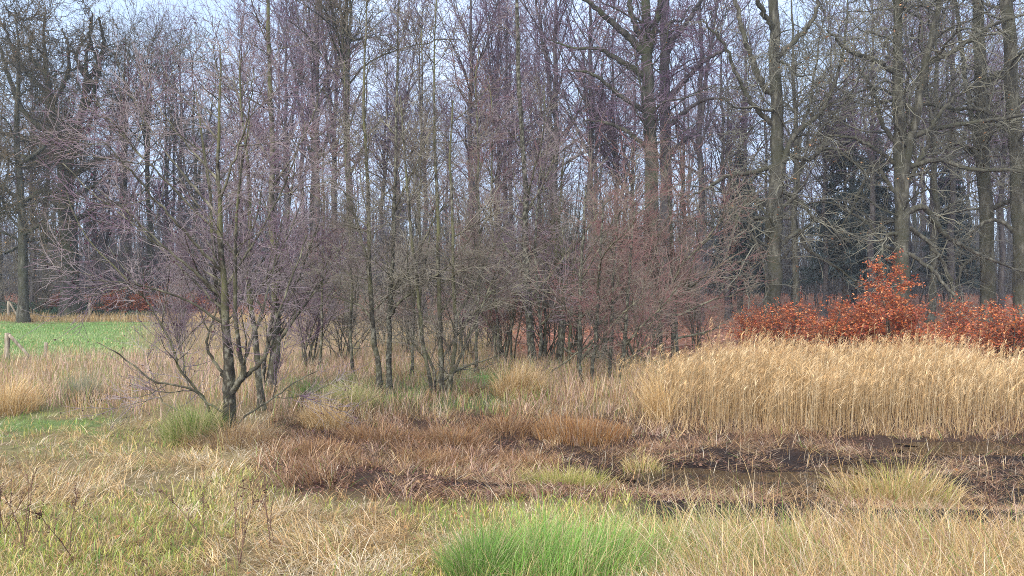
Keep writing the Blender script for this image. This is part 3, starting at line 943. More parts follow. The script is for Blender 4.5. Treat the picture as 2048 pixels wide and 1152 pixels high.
big_tree('oak', 'twisted mossy oak with a dense crooked crown at the left', 66.0, [
    [(142, 628, 38), (139, 520, 33), (133, 420, 30), (129, 345, 27), (113, 270, 20), (100, 200, 14), (93, 130, 9), (88, 70, 5), (90, 20, 2)],
    [(131, 380, 16), (138, 320, 18), (158, 250, 14), (170, 180, 10), (172, 120, 7), (182, 70, 4), (186, 25, 2)],
], [
    [(127, 318, 16), (96, 282, 13), (40, 274, 10), (-30, 258, 6)],
    [(113, 268, 14), (62, 238, 11), (32, 160, 8), (20, 90, 4)],
    [(166, 220, 12), (202, 180, 9), (228, 120, 5)],
    [(120, 290, 13), (80, 320, 10), (30, 310, 8), (-30, 330, 5)], [(134, 400, 11), (180, 375, 9), (220, 350, 6), (260, 340, 3)],
    [(100, 215, 12), (130, 160, 9), (135, 100, 6), (120, 55, 3)], [(94, 150, 10), (60, 110, 7), (55, 60, 4)], [(168, 150, 9), (140, 100, 7), (150, 50, 3)],
    [(172, 185, 10), (205, 150, 8), (200, 90, 5), (215, 55, 3)],
    [(134, 420, 12), (90, 380, 10), (40, 400, 8), (-20, 420, 5)],
    [(138, 450, 11), (190, 410, 9), (230, 400, 6), (270, 370, 3)],
    [(172, 170, 10), (215, 110, 8), (225, 50, 4)],
    [(96, 190, 11), (50, 130, 8), (30, 60, 4)],
    [(134, 360, 12), (185, 320, 9), (225, 300, 5)],
    [(140, 500, 9), (90, 480, 7), (50, 510, 5)],
], 57, 'oak_bark', 'oak_twig', 58, 900, 7200, 12000, l1=(4.5, 0.35), l2=(2.2, .4), l3=(1.15, .4), a1=(60, 14), trop1=0.01, trop1e=0.0, wig=0.26, t0=0.10, leaves=1500, leafcol=TAN, rmin=0.014)

big_tree('oak', 'slimmer greenish oak at the far left behind the braced fence post', 61.0, [
    [(47, 628, 20), (46, 500, 17), (42, 400, 14), (33, 250, 10), (38, 120, 6), (30, 20, 3)],
], [
    [(42, 400, 9), (0, 370, 7), (-50, 350, 4)],
    [(40, 330, 9), (90, 290, 7), (120, 240, 4)],
    [(45, 470, 8), (95, 450, 6), (130, 470, 3)],
], 58, 'beech_bark', 'oak_twig', 46, 620, 4800, 8000, l1=(4.0, 0.35), l2=(2.0, .4), l3=(1.1, .4), a1=(65, 14), trop1=0.0, wig=0.28, t0=0.15, leaves=700, leafcol=TAN, rmin=0.014)

# ------------------------------------------------------------------ the wood behind
def forest_proto(name, seed, h, r0, n1, n2, n3, n4, t0, a1, l1, twig, bark, wig=0.13, trop=0.05, fork=0):
    rng = RNG(seed)
    root = empty(name, (0, 0, -200))
    P = 26
    zs = np.linspace(0, h, P)
    wx = np.cumsum(rng.normal(0, 0.085, P)); wy = np.cumsum(rng.normal(0, 0.085, P))
    tr = np.stack([wx - wx[0], wy - wy[0], zs - 0.2], 1)
    rad = r0 * (1 - 0.88 * (zs / h) ** 1.1)
    rad[0] *= 1.5; rad[1] *= 1.05
    tp, trd = [tr], [rad]
    for k in range(fork):
        i = int(P * rng.uniform(0.35, 0.55))
        az = rng.uniform(0, 6.28)
        n = P
        s = np.linspace(0, 1, n)[:, None]
        hgt = (h - zs[i]) * rng.uniform(0.8, 0.98)
        out = np.array([math.cos(az), math.sin(az), 0]) * rng.uniform(1.5, 3.0)
        pth = tr[i] + s ** 0.8 * out + s * np.array([0, 0, hgt]) + np.cumsum(rng.normal(0, 0.05, (n, 3)), 0) * np.array([1, 1, 0])
        tp.append(pth); trd.append(np.linspace(rad[i] * 0.75, 0.03, n))
    tp = np.stack(tp); trd = np.stack(trd)
    b1, r1 = grow(tp, trd, int(n1 * 0.75), rng, t0, 0.99, a1, (l1 * 1.5, 0.35), 0.55, 12, wig * 0.6, trop, trop * 0.5, 0.45, 0.014, 0.035)
    b2, r2 = grow(b1, r1, int(n2 * 0.8), rng, 0.12, 1.0, (42, 14), (l1 * 0.5, 0.4), 0.3, 7, wig, trop * 0.7, None, 0.6, 0.013, 0.024)
    b3, r3 = grow(b2, r2, int(n3 * 0.48), rng, 0.1, 1.0, (40, 12), (l1 * 0.22, 0.4), 0.3, 5, wig, 0.05, None, 0.7, 0.015, 0.0165)
    b4, r4 = grow(b3, r3, int(n4 * 0.22), rng, 0.1, 1.0, (40, 14), (l1 * 0.14, 0.35), 0.3, 3, wig, 0.03, None, 0.8, 0.014, 0.012)
    link('trunk', tubes_mesh('trunk', [(tp[:1], trd[:1], 8)] + ([(tp[1:], trd[1:], 7)] if fork else []) + [(b1, r1, 5)]), M[bark], root)
    link('crown', tubes_mesh('crown', [(b2, r2, 3), (b3, r3, 3), (b4, r4, 3)]), M[twig], root)
    return root


PROTOS = [
    forest_proto('forest_tree', 71, 29, 0.30, 46, 420, 2600, 4200, 0.40, (42, 10), 5.0, 'forest_twig', 'forest_bark'),
    forest_proto('forest_tree', 72, 31, 0.34, 52, 460, 2800, 4400, 0.34, (32, 9), 5.5, 'forest_twig', 'forest_bark', fork=1),
    forest_proto('forest_tree', 73, 26, 0.24, 44, 400, 2500, 4000, 0.32, (36, 9), 4.4, 'forest_twig', 'forest_bark'),
    forest_proto('forest_tree', 74, 30, 0.38, 48, 440, 2700, 4400, 0.30, (48, 12), 6.0, 'oak_twig', 'oak_bark', wig=0.22, trop=0.03, fork=2),
    forest_proto('forest_tree', 75, 24, 0.20, 40, 380, 2300, 3600, 0.25, (46, 12), 4.0, 'forest_twig', 'forest_bark'),
    forest_proto('forest_tree', 76, 28, 0.30, 50, 440, 2600, 4200, 0.28, (52, 12), 5.2, 'beech_twig', 'beech_bark', wig=0.2, trop=0.02, fork=1),
]
first = [True] * len(PROTOS)


def place_forest(k, px, D, sc, rz, label, group):
    g = ground_at(px, D)
    if first[k]:
        first[k] = False
        p = PROTOS[k]
        p.location = g; p.rotation_euler = (0, 0, rz); p.scale = (sc, sc, sc)
        return tag(p, label, 'tree', group)
    n = copy_tree(PROTOS[k], g, rz, (sc, sc, sc), label, group)
    n['category'] = 'tree'
    return n


FRONT = [   # trunks one can pick out in the photograph: px, D, kind, scale, label
    (300, 72, 3, 0.80, 'first sturdy bare tree of the wood to the right of the twisted oak'),
    (222, 70, 4, 0.75, 'thin tree on the red leaf bank between the twisted oak and the left alder'),
    (255, 76, 3, 0.85, 'crooked bare tree on the red leaf bank, second to the right of the twisted oak'),
    (90, 78, 3, 0.8, 'crooked bare tree in the wood seen between the two oaks'),
    (5, 74, 5, 0.8, 'bare tree in the wood behind the far left oak'),
    (340, 80, 5, 0.85, 'bare tree in the wood left of the one behind the upper left alder crown'),
    (392, 74, 5, 0.85, 'bare tree of the wood behind the upper left part of the left alder'),
    (634, 62, 0, 1.0, 'thick straight grey trunk right of the tall straight pale alder'),
    (700, 58, 3, 0.95, 'dark forking tree behind the thin leaning alder of the close pair'),
    (664, 66, 1, 0.95, 'dark trunk between the thick grey trunk and the forking tree in the middle left'),
    (572, 70, 1, 0.92, 'bare tree close behind the tall straight pale alder'),
    (480, 78, 0, 0.95, 'tall tree whose top shows beside the gap of blue sky at the upper left'),
    (850, 68, 2, 1.0, 'dark tree rising behind the pale leaning stem of the bushy alder clump'),
    (940, 60, 0, 1.0, 'straight dark trunk right of the bushy alder clump'),
    (1000, 66, 1, 0.95, 'dark trunk just left of the tall spotted alder pole'),
    (1112, 60, 1, 1.0, 'dark trunk rising above the snapped alder'),
    (1182, 58, 0, 1.0, 'stout trunk left of the massive dark trunk above the red willows'),
    (1228, 64, 2, 1.0, 'narrow trunk squeezed just left of the massive dark trunk'),
    (1398, 62, 1, 1.0, 'twin-stemmed tree between the paler thick trunk and the spreading beech'),
    (1455, 66, 2, 1.0, 'slender tree left of the spreading beech'),
    (1600, 60, 5, 0.95, 'slender greenish trunk just right of the spreading beech'),
    (1648, 66, 2, 1.0, 'thin trunk standing in front of the dark spruce'),
    (1745, 60, 0, 0.9, 'straight trunk just left of the forked beech'),
    (1858, 58, 5, 0.95, 'greenish trunk just right of the forked beech'),
    (1905, 60, 0, 1.0, 'straight trunk left of the beech with the pale leaning arm'),
    (2000, 62, 2, 1.0, 'narrow trunk between the two thick beeches at the right edge'),
]
rng = RNG(99)
for px, D, k, sc, lab in FRONT:
    place_forest(k, px, D, sc, rng.uniform(0, 6.28), lab, 'trees along the front of the wood')

REGIONS = [(-900, 470, 'far bare tree among many in the wood beyond the green meadow', 'far trees beyond the meadow'),
           (470, 960, 'far bare tree among many in the wood behind the middle alders', 'far trees behind the middle alders'),
           (960, 1500, 'far bare tree among many in the wood behind the red willows', 'far trees behind the red willows'),
           (1500, 3000, 'far bare tree among many in the wood behind the right-hand beeches', 'far trees behind the beeches')]
rng2 = RNG(123)
px = 1010.0
while px < 2200:
    k = int(rng2.choice([0, 2, 2, 5]))
    lab, grp = (('slim bare tree in the front ranks of the wood behind the red willows', 'front trees behind the red willows') if px < 1500 else
                ('slim bare tree in the front ranks of the wood behind the beeches', 'front trees behind the beeches'))
    place_forest(k, px, rng2.uniform(64, 78), rng2.uniform(0.8, 0.98), rng2.uniform(0, 6.28), lab, grp)
    px += rng2.uniform(80, 170)
rows = [(76, 260), (88, 210), (100, 180), (114, 150), (130, 130)]
for D0, step in rows:
    px = -260.0 + rng.uniform(0, step)
    while px < 2310:
        D = D0 + rng.uniform(-4, 4)
        k = int(rng.choice(6, p=[0.22, 0.2, 0.2, 0.12, 0.16, 0.10]))
        sc = rng.uniform(0.82, 1.08) * (0.9 if px < 480 else 1.0)
        lab, grp = next((l, g) for a, b, l, g in REGIONS if a <= px < b)
        place_forest(k, px, D, sc, rng.uniform(0, 6.28), lab, grp)
        px += step * rng.uniform(0.6, 1.4) * (1.35 if px > 960 else 1.0)


def spruce(label, px, D, h, rad, seed, lowest=0.2):
    rng = RNG(seed)
    g = ground_at(px, D)
    root = empty('spruce_tree', g, label, 'tree', 'dark spruces in the wood')
    zs = np.linspace(-0.2, h, 16)
    tr = np.stack([0 * zs, 0 * zs, zs], 1)
    link('trunk', tubes_mesh('trunk', [(tr[None], np.linspace(0.28, 0.02, 16)[None], 8)]), M['spruce_bark'], root)
    nb = 260
    t = lowest + (1 - lowest) * rng.random(nb) ** 1.1
    az = rng.random(nb) * 6.283
    L = rad * (1.03 - t) / (1 - lowest) * np.exp(rng.normal(0, 0.18, nb))
    P = 8
    s = np.linspace(0, 1, P)
    out = np.stack([np.cos(az), np.sin(az), 0 * az], 1)
    pts = (np.stack([0 * t, 0 * t, t * h], 1)[:, None] + out[:, None] * (L[:, None] * s)[..., None])
    pts[..., 2] += (L[:, None] * (-0.45 * s + 0.22 * s * s))
    rads = (0.03 * (1 - 0.8 * s))[None] * np.ones((nb, 1))
    link('limbs', tubes_mesh('limbs', [(pts, rads, 4)]), M['spruce_bark'], root)
    n = 15000
    k = rng.choice(nb, n, p=L / L.sum()); f = rng.random(n) ** 0.7 * (P - 1)
    i = np.minimum(f.astype(int), P - 2); fr = (f - i)[:, None]
    pos = pts[k, i] * (1 - fr) + pts[k, i + 1] * fr
    pos = pos + rng.normal(0, 0.10, (n, 3))
    d = out[k] * 0.6 + rng.normal(0, 0.45, (n, 3)); d[:, 2] -= 0.55
    d /= np.linalg.norm(d, axis=1, keepdims=True)
    u = np.cross(d, rng.normal(0, 1, (n, 3))); u /= np.linalg.norm(u, axis=1, keepdims=True)
    ln = 0.42 * np.exp(rng.normal(0, 0.3, n))[:, None]
    w = 0.045
    v = np.stack([pos + u * w, pos - u * w, pos + d * ln - u * w * 0.3, pos + d * ln + u * w * 0.3], 1)
    c = np.array([0.036, 0.052, 0.052]) * np.exp(rng.normal(0, 0.3, (n, 1)))
    link('needles', quads_mesh('needles', v, np.arange(n * 4).reshape(-1, 4), False, np.repeat(c, 4, 0)), M['needle'], root)


spruce('broad dark spruce between the spreading beech and the forked beech', 1690, 67, 20, 3.5, 81)
spruce('smaller dark spruce just right of the broad one, left of the forked beech', 1752, 75, 17.0, 2.9, 82)
spruce('dark spruce showing left of the spreading beech', 1480, 70, 15, 2.6, 83)
spruce('dark spruce between the forked beech and the beech with the leaning arm', 1902, 72, 15.5, 2.3, 84)


def build_understorey():
    """The mass of saplings and brush inside the wood; nobody could count it."""
    rng = RNG(61)
    n = 5200
    D = 74 + 56 * rng.random(n) ** 0.9
    px = rng.uniform(-300, 2350, n)
    x = (px - 1024) / F * D
    h = np.exp(rng.normal(1.45, 0.42, n)) * np.where(D > 90, 1.5, 1.0)
    P = 6
    pts = np.empty((n, P, 3)); pts[:, 0] = np.stack([x, D, ground_z(x, D) - 0.1], 1)
    d = rng.normal(0, 0.14, (n, 3)); d[:, 2] = 1
    for s in range(1, P):
        d = d + rng.normal(0, 0.09, (n, 3)); d /= np.linalg.norm(d, axis=1, keepdims=True)
        pts[:, s] = pts[:, s - 1] + d * (h / (P - 1))[:, None]
    r = (0.012 + 0.006 * h)[:, None] * np.linspace(1, 0.3, P)[None]
    b1, r1 = grow(pts, r, 36000, rng, 0.15, 1.0, (50, 16), (1.5, 0.4), 0.3, 5, 0.16, 0.02, None, 0.5, 0.012, 0.012)
    b2, r2 = grow(b1, r1, 70000, rng, 0.1, 1.0, (48, 16), (0.6, 0.4), 0.3, 3, 0.16, 0.02, None, 0.6, 0.012, 0.010)
    o = link('understorey_brush', tubes_mesh('understorey_brush', [(pts, r, 4), (b1, r1, 3), (b2, r2, 3)]), M['brush_twig'])
    tag(o, 'tangled grey brush and saplings filling the inside of the wood', 'undergrowth', kind='stuff')
    # far wood closing the view
    n = 1500
    D = rng.uniform(138, 190, n); px = rng.uniform(-350, 2400, n)
    x = (px - 1024) / F * D
    h = rng.uniform(12, 22, n)
    pts = np.empty((n, P, 3)); pts[:, 0] = np.stack([x, D, ground_z(x, D) - 0.2], 1)
    d = rng.normal(0, 0.05, (n, 3)); d[:, 2] = 1
    for s in range(1, P):
        d = d + rng.normal(0, 0.03, (n, 3)); d /= np.linalg.norm(d, axis=1, keepdims=True)
        pts[:, s] = pts[:, s - 1] + d * (h / (P - 1))[:, None]
    r = rng.uniform(0.10, 0.26, n)[:, None] * np.linspace(1, 0.3, P)[None]
    b1, r1 = grow(pts, r, 26000, rng, 0.05, 1.0, (50, 14), (3.2, 0.4), 0.3, 4, 0.14, 0.05, None, 0.4, 0.012, 0.03)
    b2, r2 = grow(b1, r1, 50000, rng, 0.1, 1.0, (45, 14), (1.3, 0.4), 0.3, 3, 0.14, 0.03, None, 0.6, 0.012, 0.022)
    o = link('distant_wood', tubes_mesh('distant_wood', [(pts, r, 5), (b1, r1, 3), (b2, r2, 3)]), M['brush_twig'])
    tag(o, 'grey mass of far trunks closing the view through the wood', 'wood', kind='stuff')


build_understorey()

# ------------------------------------------------------------------ copper-leaved beech saplings behind the reeds
def make_sapling(seed, h, spread, nl, low=0.08):
    rng = RNG(seed)
    root = empty('beech_sapling', (0, 0, 0))
    P = 14
    ns = 3
    pts = []
    for k in range(ns):
        zs = np.linspace(0, h * (1.0 if k == 0 else rng.uniform(0.45, 0.7)), P)
        lean = rng.normal(0, 0.12 if k == 0 else 0.45, 2)
        w = np.cumsum(rng.normal(0, 0.035, (P, 2)), 0)
        pts.append(np.stack([w[:, 0] + lean[0] * zs, w[:, 1] + lean[1] * zs, zs - 0.05], 1))
    pts = np.stack(pts)
    r = np.stack([np.linspace(0.045, 0.008, P)] + [np.linspace(0.03, 0.006, P)] * (ns - 1))
    b1, r1 = grow(pts, r, 70, rng, low, 1.0, (68, 12), (spread, 0.3), 0.72, 9, 0.13, 0.02, 0.0, 0.6, 0.012, 0.007)
    b2, r2 = grow(b1, r1, 520, rng, 0.1, 1.0, (48, 12), (spread * 0.36, 0.3), 0.3, 5, 0.13, 0.0, None, 0.6, 0.01, 0.0045, flat=0.7)
    link('stem', tubes_mesh('stem', [(pts, r, 7)]), M['beech_bark'], root)
    link('twigs', tubes_mesh('twigs', [(b1, r1, 4), (b2, r2, 3)]), M['dock'], root)
    k = rng.choice(len(b2), nl); f = rng.random(nl) * 4
    i = np.minimum(f.astype(int), 3); fr = (f - i)[:, None]
    pos = b2[k, i] * (1 - fr) + b2[k, i + 1] * fr + rng.normal(0, 0.035, (nl, 3))
    v, q, c = leaf_cards(pos, 0.085, rng, COPPER, 0.5, 0.62)
    link('foliage', quads_mesh('foliage', v, q, False, c), M['leaf'], root)
    return root


sap_tall = make_sapling(21, 3.75, 1.5, 9500)
sap_a = make_sapling(22, 2.15, 1.45, 4800, 0.05)
sap_b = make_sapling(23, 1.8, 1.7, 4800, 0.05)
SAPS = [
    (sap_tall, 1785, 29.5, 1.0, 0.0, 'tallest beech sapling, a leaning spire of copper-red leaves above the reeds'),
    (sap_a, 1660, 31, 1.0, 1.0, 'rounded copper-leaved beech sapling left of the tallest one'),
    (sap_b, 1725, 31.5, 1.0, 2.0, 'low copper-leaved beech sapling close against the left side of the tallest one'),
    (sap_b, 1595, 33, 1.0, 3.1, 'low copper-leaved beech sapling just right of the spreading beech'),
    (sap_a, 1850, 31.5, 0.85, 4.0, 'low copper-leaved beech sapling close against the right side of the tallest one'),
    (sap_b, 1545, 35, 0.9, 0.5, 'dull red-leaved sapling at the foot of the spreading beech'),
    (sap_b, 1935, 34, 1.0, 5.0, 'faded red-leaved sapling in the gap between the right-hand sapling bushes'),
    (sap_a, 1990, 29, 0.95, 2.6, 'bright copper-leaved sapling bush near the right edge, above the reeds'),
    (sap_b, 2035, 28, 0.95, 3.7, 'copper-leaved sapling bush cut by the right edge of the photo'),
    (sap_b, 1490, 38, 0.8, 1.9, 'small red-leaved sapling left of the foot of the spreading beech'),
    (sap_a, 1690, 36, 0.9, 5.4, 'red-leaved sapling seen behind the rounded one left of the tallest sapling'),
    (sap_a, 290, 70, 1.15, 0.3, 'red-leaved bush at the foot of the wood, right end of the ivy by the meadow'),
    (sap_b, 222, 69, 1.1, 2.1, 'red-leaved bush on the ivy bank below the thin tree right of the twisted oak'),
    (sap_a, 372, 72, 1.2, 4.4, 'red-leaved bush at the foot of the wood seen through the lower left alder twigs'),
    (sap_b, 122, 71, 0.9, 1.3, 'red-leaved bush on the ivy bank beside the foot of the twisted oak'),
]
seen = set()
for i, (p, px, D, sc, rz, lab) in enumerate(SAPS):
    g = ground_at(px, D)
    if p.name not in seen:
        seen.add(p.name)
        p.location = g; p.rotation_euler = (0, 0, rz); p.scale = (sc, sc, sc)
        tag(p, lab, 'sapling', 'copper-leaved beech saplings')
    else:
        n = copy_tree(p, g, rz, (sc * (1 + 0.1 * math.sin(i * 2.3)), sc, sc), lab, 'copper-leaved beech saplings')
        n['category'] = 'sapling'


def build_litter():
    rng = RNG(33)
    n = 90000
    D = 30 + 75 * rng.random(n) ** 0.8
    px = rng.uniform(-250, 2300, n)
    x = (px - 1024) / F * D
    m = zone_masks(x, D)
    keep = rng.random(n) < m['litter']
    x, D = x[keep], D[keep]
    pos = np.stack([x, D, ground_z(x, D) + 0.02 + 0.25 * rng.random(len(x)) ** 4], 1)
    v, q, c = leaf_cards(pos, 0.13, rng, np.array([(0.31, 0.125, 0.085), (0.38, 0.18, 0.125), (0.21, 0.085, 0.06), (0.44, 0.26, 0.19), (0.34, 0.14, 0.07), (0.16, 0.09, 0.06)]), 0.4, 0.7)
    o = link('leaf_litter', quads_mesh('leaf_litter', v, q, False, c), M['leaf'])
    tag(o, 'carpet of fallen red-brown beech leaves under the wood', 'fallen leaves', kind='stuff')


build_litter()

# ------------------------------------------------------------------ grass
STRAW = np.array([(0.54, 0.385, 0.19), (0.62, 0.47, 0.25), (0.45, 0.30, 0.135), (0.36, 0.23, 0.10), (0.63, 0.51, 0.34), (0.52, 0.345, 0.16)])
GREEN = np.array([(0.16, 0.25, 0.05), (0.22, 0.30, 0.08), (0.12, 0.20, 0.05), (0.30, 0.34, 0.12)])
LUSH = np.array([(0.15, 0.28, 0.055), (0.20, 0.33, 0.08), (0.12, 0.22, 0.05), (0.27, 0.37, 0.13)])
REDDER = np.array([[0.98, 0.86, 0.80]])
DEAD = np.array([(0.27, 0.185, 0.12), (0.36, 0.265, 0.17), (0.19, 0.115, 0.08), (0.42, 0.33, 0.23), (0.29, 0.19, 0.135)])
BLEACH = np.array([(0.62, 0.54, 0.42), (0.56, 0.47, 0.34), (0.66, 0.59, 0.47), (0.48, 0.39, 0.27)])
BROWN = np.array([(0.28, 0.18, 0.10), (0.34, 0.22, 0.12), (0.22, 0.14, 0.08), (0.40, 0.27, 0.15)])
OLIVE = np.array([(0.33, 0.31, 0.12), (0.40, 0.36, 0.16), (0.26, 0.26, 0.09), (0.45, 0.39, 0.18)])
PINK = np.array([(0.48, 0.32, 0.26), (0.56, 0.42, 0.34), (0.37, 0.23, 0.19), (0.52, 0.39, 0.29)])
MOSSY = np.array([(0.36, 0.37, 0.08), (0.42, 0.40, 0.12), (0.28, 0.32, 0.07)])
RUST = np.array([(0.36, 0.17, 0.055), (0.44, 0.24, 0.09), (0.27, 0.115, 0.04), (0.50, 0.31, 0.14)])


def blades(x, y, z, h, w, az, lean0, curl, cols, seed, Sg=4, tip=0.15, wig=0.10, twist=0.8):
    """Ribbon blades: start leaning lean0 from upright towards azimuth az and bow over by curl."""
    rng = RNG(seed)
    n = len(x)
    L = Sg + 1
    p = np.empty((n, L, 3)); p[:, 0] = np.stack([x, y, z], 1)
    step = h / Sg
    th = np.broadcast_to(lean0, n).astype(float).copy()
    a = az.copy()
    for s in range(1, L):
        d = np.stack([np.sin(th) * np.cos(a), np.sin(th) * np.sin(a), np.cos(th)], 1)
        p[:, s] = p[:, s - 1] + d * step[:, None]
        th = th + curl / Sg * (0.5 + s / Sg) + rng.normal(0, wig, n)
        a = a + rng.normal(0, wig, n)
    wa = az + np.pi / 2 + rng.normal(0, twist, n)
    wd = np.stack([np.cos(wa), np.sin(wa), 0 * wa], 1)
    prof = np.interp(np.linspace(0, 1, L), [0, 0.25, 0.7, 1], [0.75, 1, 0.75, tip])
    half = wd[:, None, :] * (w[:, None] * 0.5 * prof[None])[..., None]
    v = np.stack([p - half, p + half], axis=2)        # n, L, 2, 3
    b = (np.arange(n) * L * 2)[:, None]
    s = (np.arange(Sg) * 2)[None]
    q = np.stack([b + s, b + s + 1, b + s + 3, b + s + 2], -1).reshape(-1, 4)
    c = np.repeat(cols, L * 2, axis=0)
    return v.reshape(-1, 3), q, c


class Patch:
    def __init__(self): self.v, self.q, self.c, self.o = [], [], [], 0
    def add(self, t):
        self.v.append(t[0]); self.q.append(t[1] + self.o); self.c.append(t[2]); self.o += len(t[0])
    def make(self, name, mat=None, parent=None):
        me = quads_mesh(name, np.concatenate(self.v), np.concatenate(self.q), True, np.concatenate(self.c))
        return link(name, me, mat or M['grass'], parent)


def scatter(n, rng, py0, py1, px0=-330, px1=2380, bias=1.0):
    """Ground points whose picture of the ground is even between two rows of the photograph."""
    py = py0 + (py1 - py0) * rng.random(n) ** bias
    D = F * H / (py - 576.0)
    px = rng.uniform(px0, px1, n)
    x = (px - 1024) / F * D
    return x, D


def pick(rng, pal, n, var=0.16):
    return pal[rng.integers(0, len(pal), n)] * np.exp(rng.normal(0, var, (n, 1)))


def mixpal(rng, pals, weights):
    """weights (n,k): one palette per blade."""
    n = weights.shape[0]
    cw = np.cumsum(weights / (weights.sum(1, keepdims=True) + 1e-9), 1)
    u = rng.random(n)[:, None]
    k = (u > cw).sum(1).clip(0, len(pals) - 1)
    out = np.empty((n, 3))
    for i, p in enumerate(pals):
        s = k == i
        out[s] = pick(rng, p, int(s.sum()))
    return out


def swirl(x, y, seed, scale=1.3):
    return fbm(x, y, scale, seed) * 4 * np.pi


def tufts(rng, tx, ty, nb, spread, hmu, pals, w, seed, az0, azsd=0.9, lean=(0.45, 0.3), curl=(1.2, 0.6), wid=(0.004, 0.0085), Sg=4, flat=None):
    """Grass grows in tufts: nb blades round each centre share height, colour and the way they lie."""
    nt = len(tx)
    cw = np.cumsum(w / (w.sum(1, keepdims=True) + 1e-9), 1)
    kind = (rng.random(nt)[:, None] > cw).sum(1).clip(0, len(pals) - 1)
    tone = np.exp(rng.normal(0, 0.16, (nt, 1)))
    cnt = rng.poisson(nb, nt)
    t = np.repeat(np.arange(nt), cnt); n = len(t)
    r = np.abs(rng.normal(0, 1, n)) * spread[t]; a = rng.random(n) * 6.283
    x = tx[t] + r * np.cos(a); y = ty[t] + r * np.sin(a)
    az = az0[t] + rng.normal(0, azsd, n)
    az = np.where(rng.random(n) < 0.3, a + rng.normal(0, 0.4, n), az)
    h = hmu[t] * np.exp(rng.normal(0, 0.26, n))
    ln = np.abs(rng.normal(lean[0], lean[1], n)); cu = np.abs(rng.normal(curl[0], curl[1], n))
    if flat is not None:
        ln = np.minimum(ln + flat[t], 1.38)
        cu = np.where(flat[t] > 0.55, np.minimum(cu, 1.44 - ln), cu)
    kk = np.where(rng.random(n) < 0.14, rng.integers(0, len(pals), n), kind[t])
    col = np.empty((n, 3))
    for i, p in enumerate(pals):
        m = kk == i
        col[m] = pick(rng, p, int(m.sum()))
    return blades(x, y, ground_z(x, y) - 0.02, h, rng.uniform(*wid, n), az, ln, cu, col * tone[t], seed, Sg)


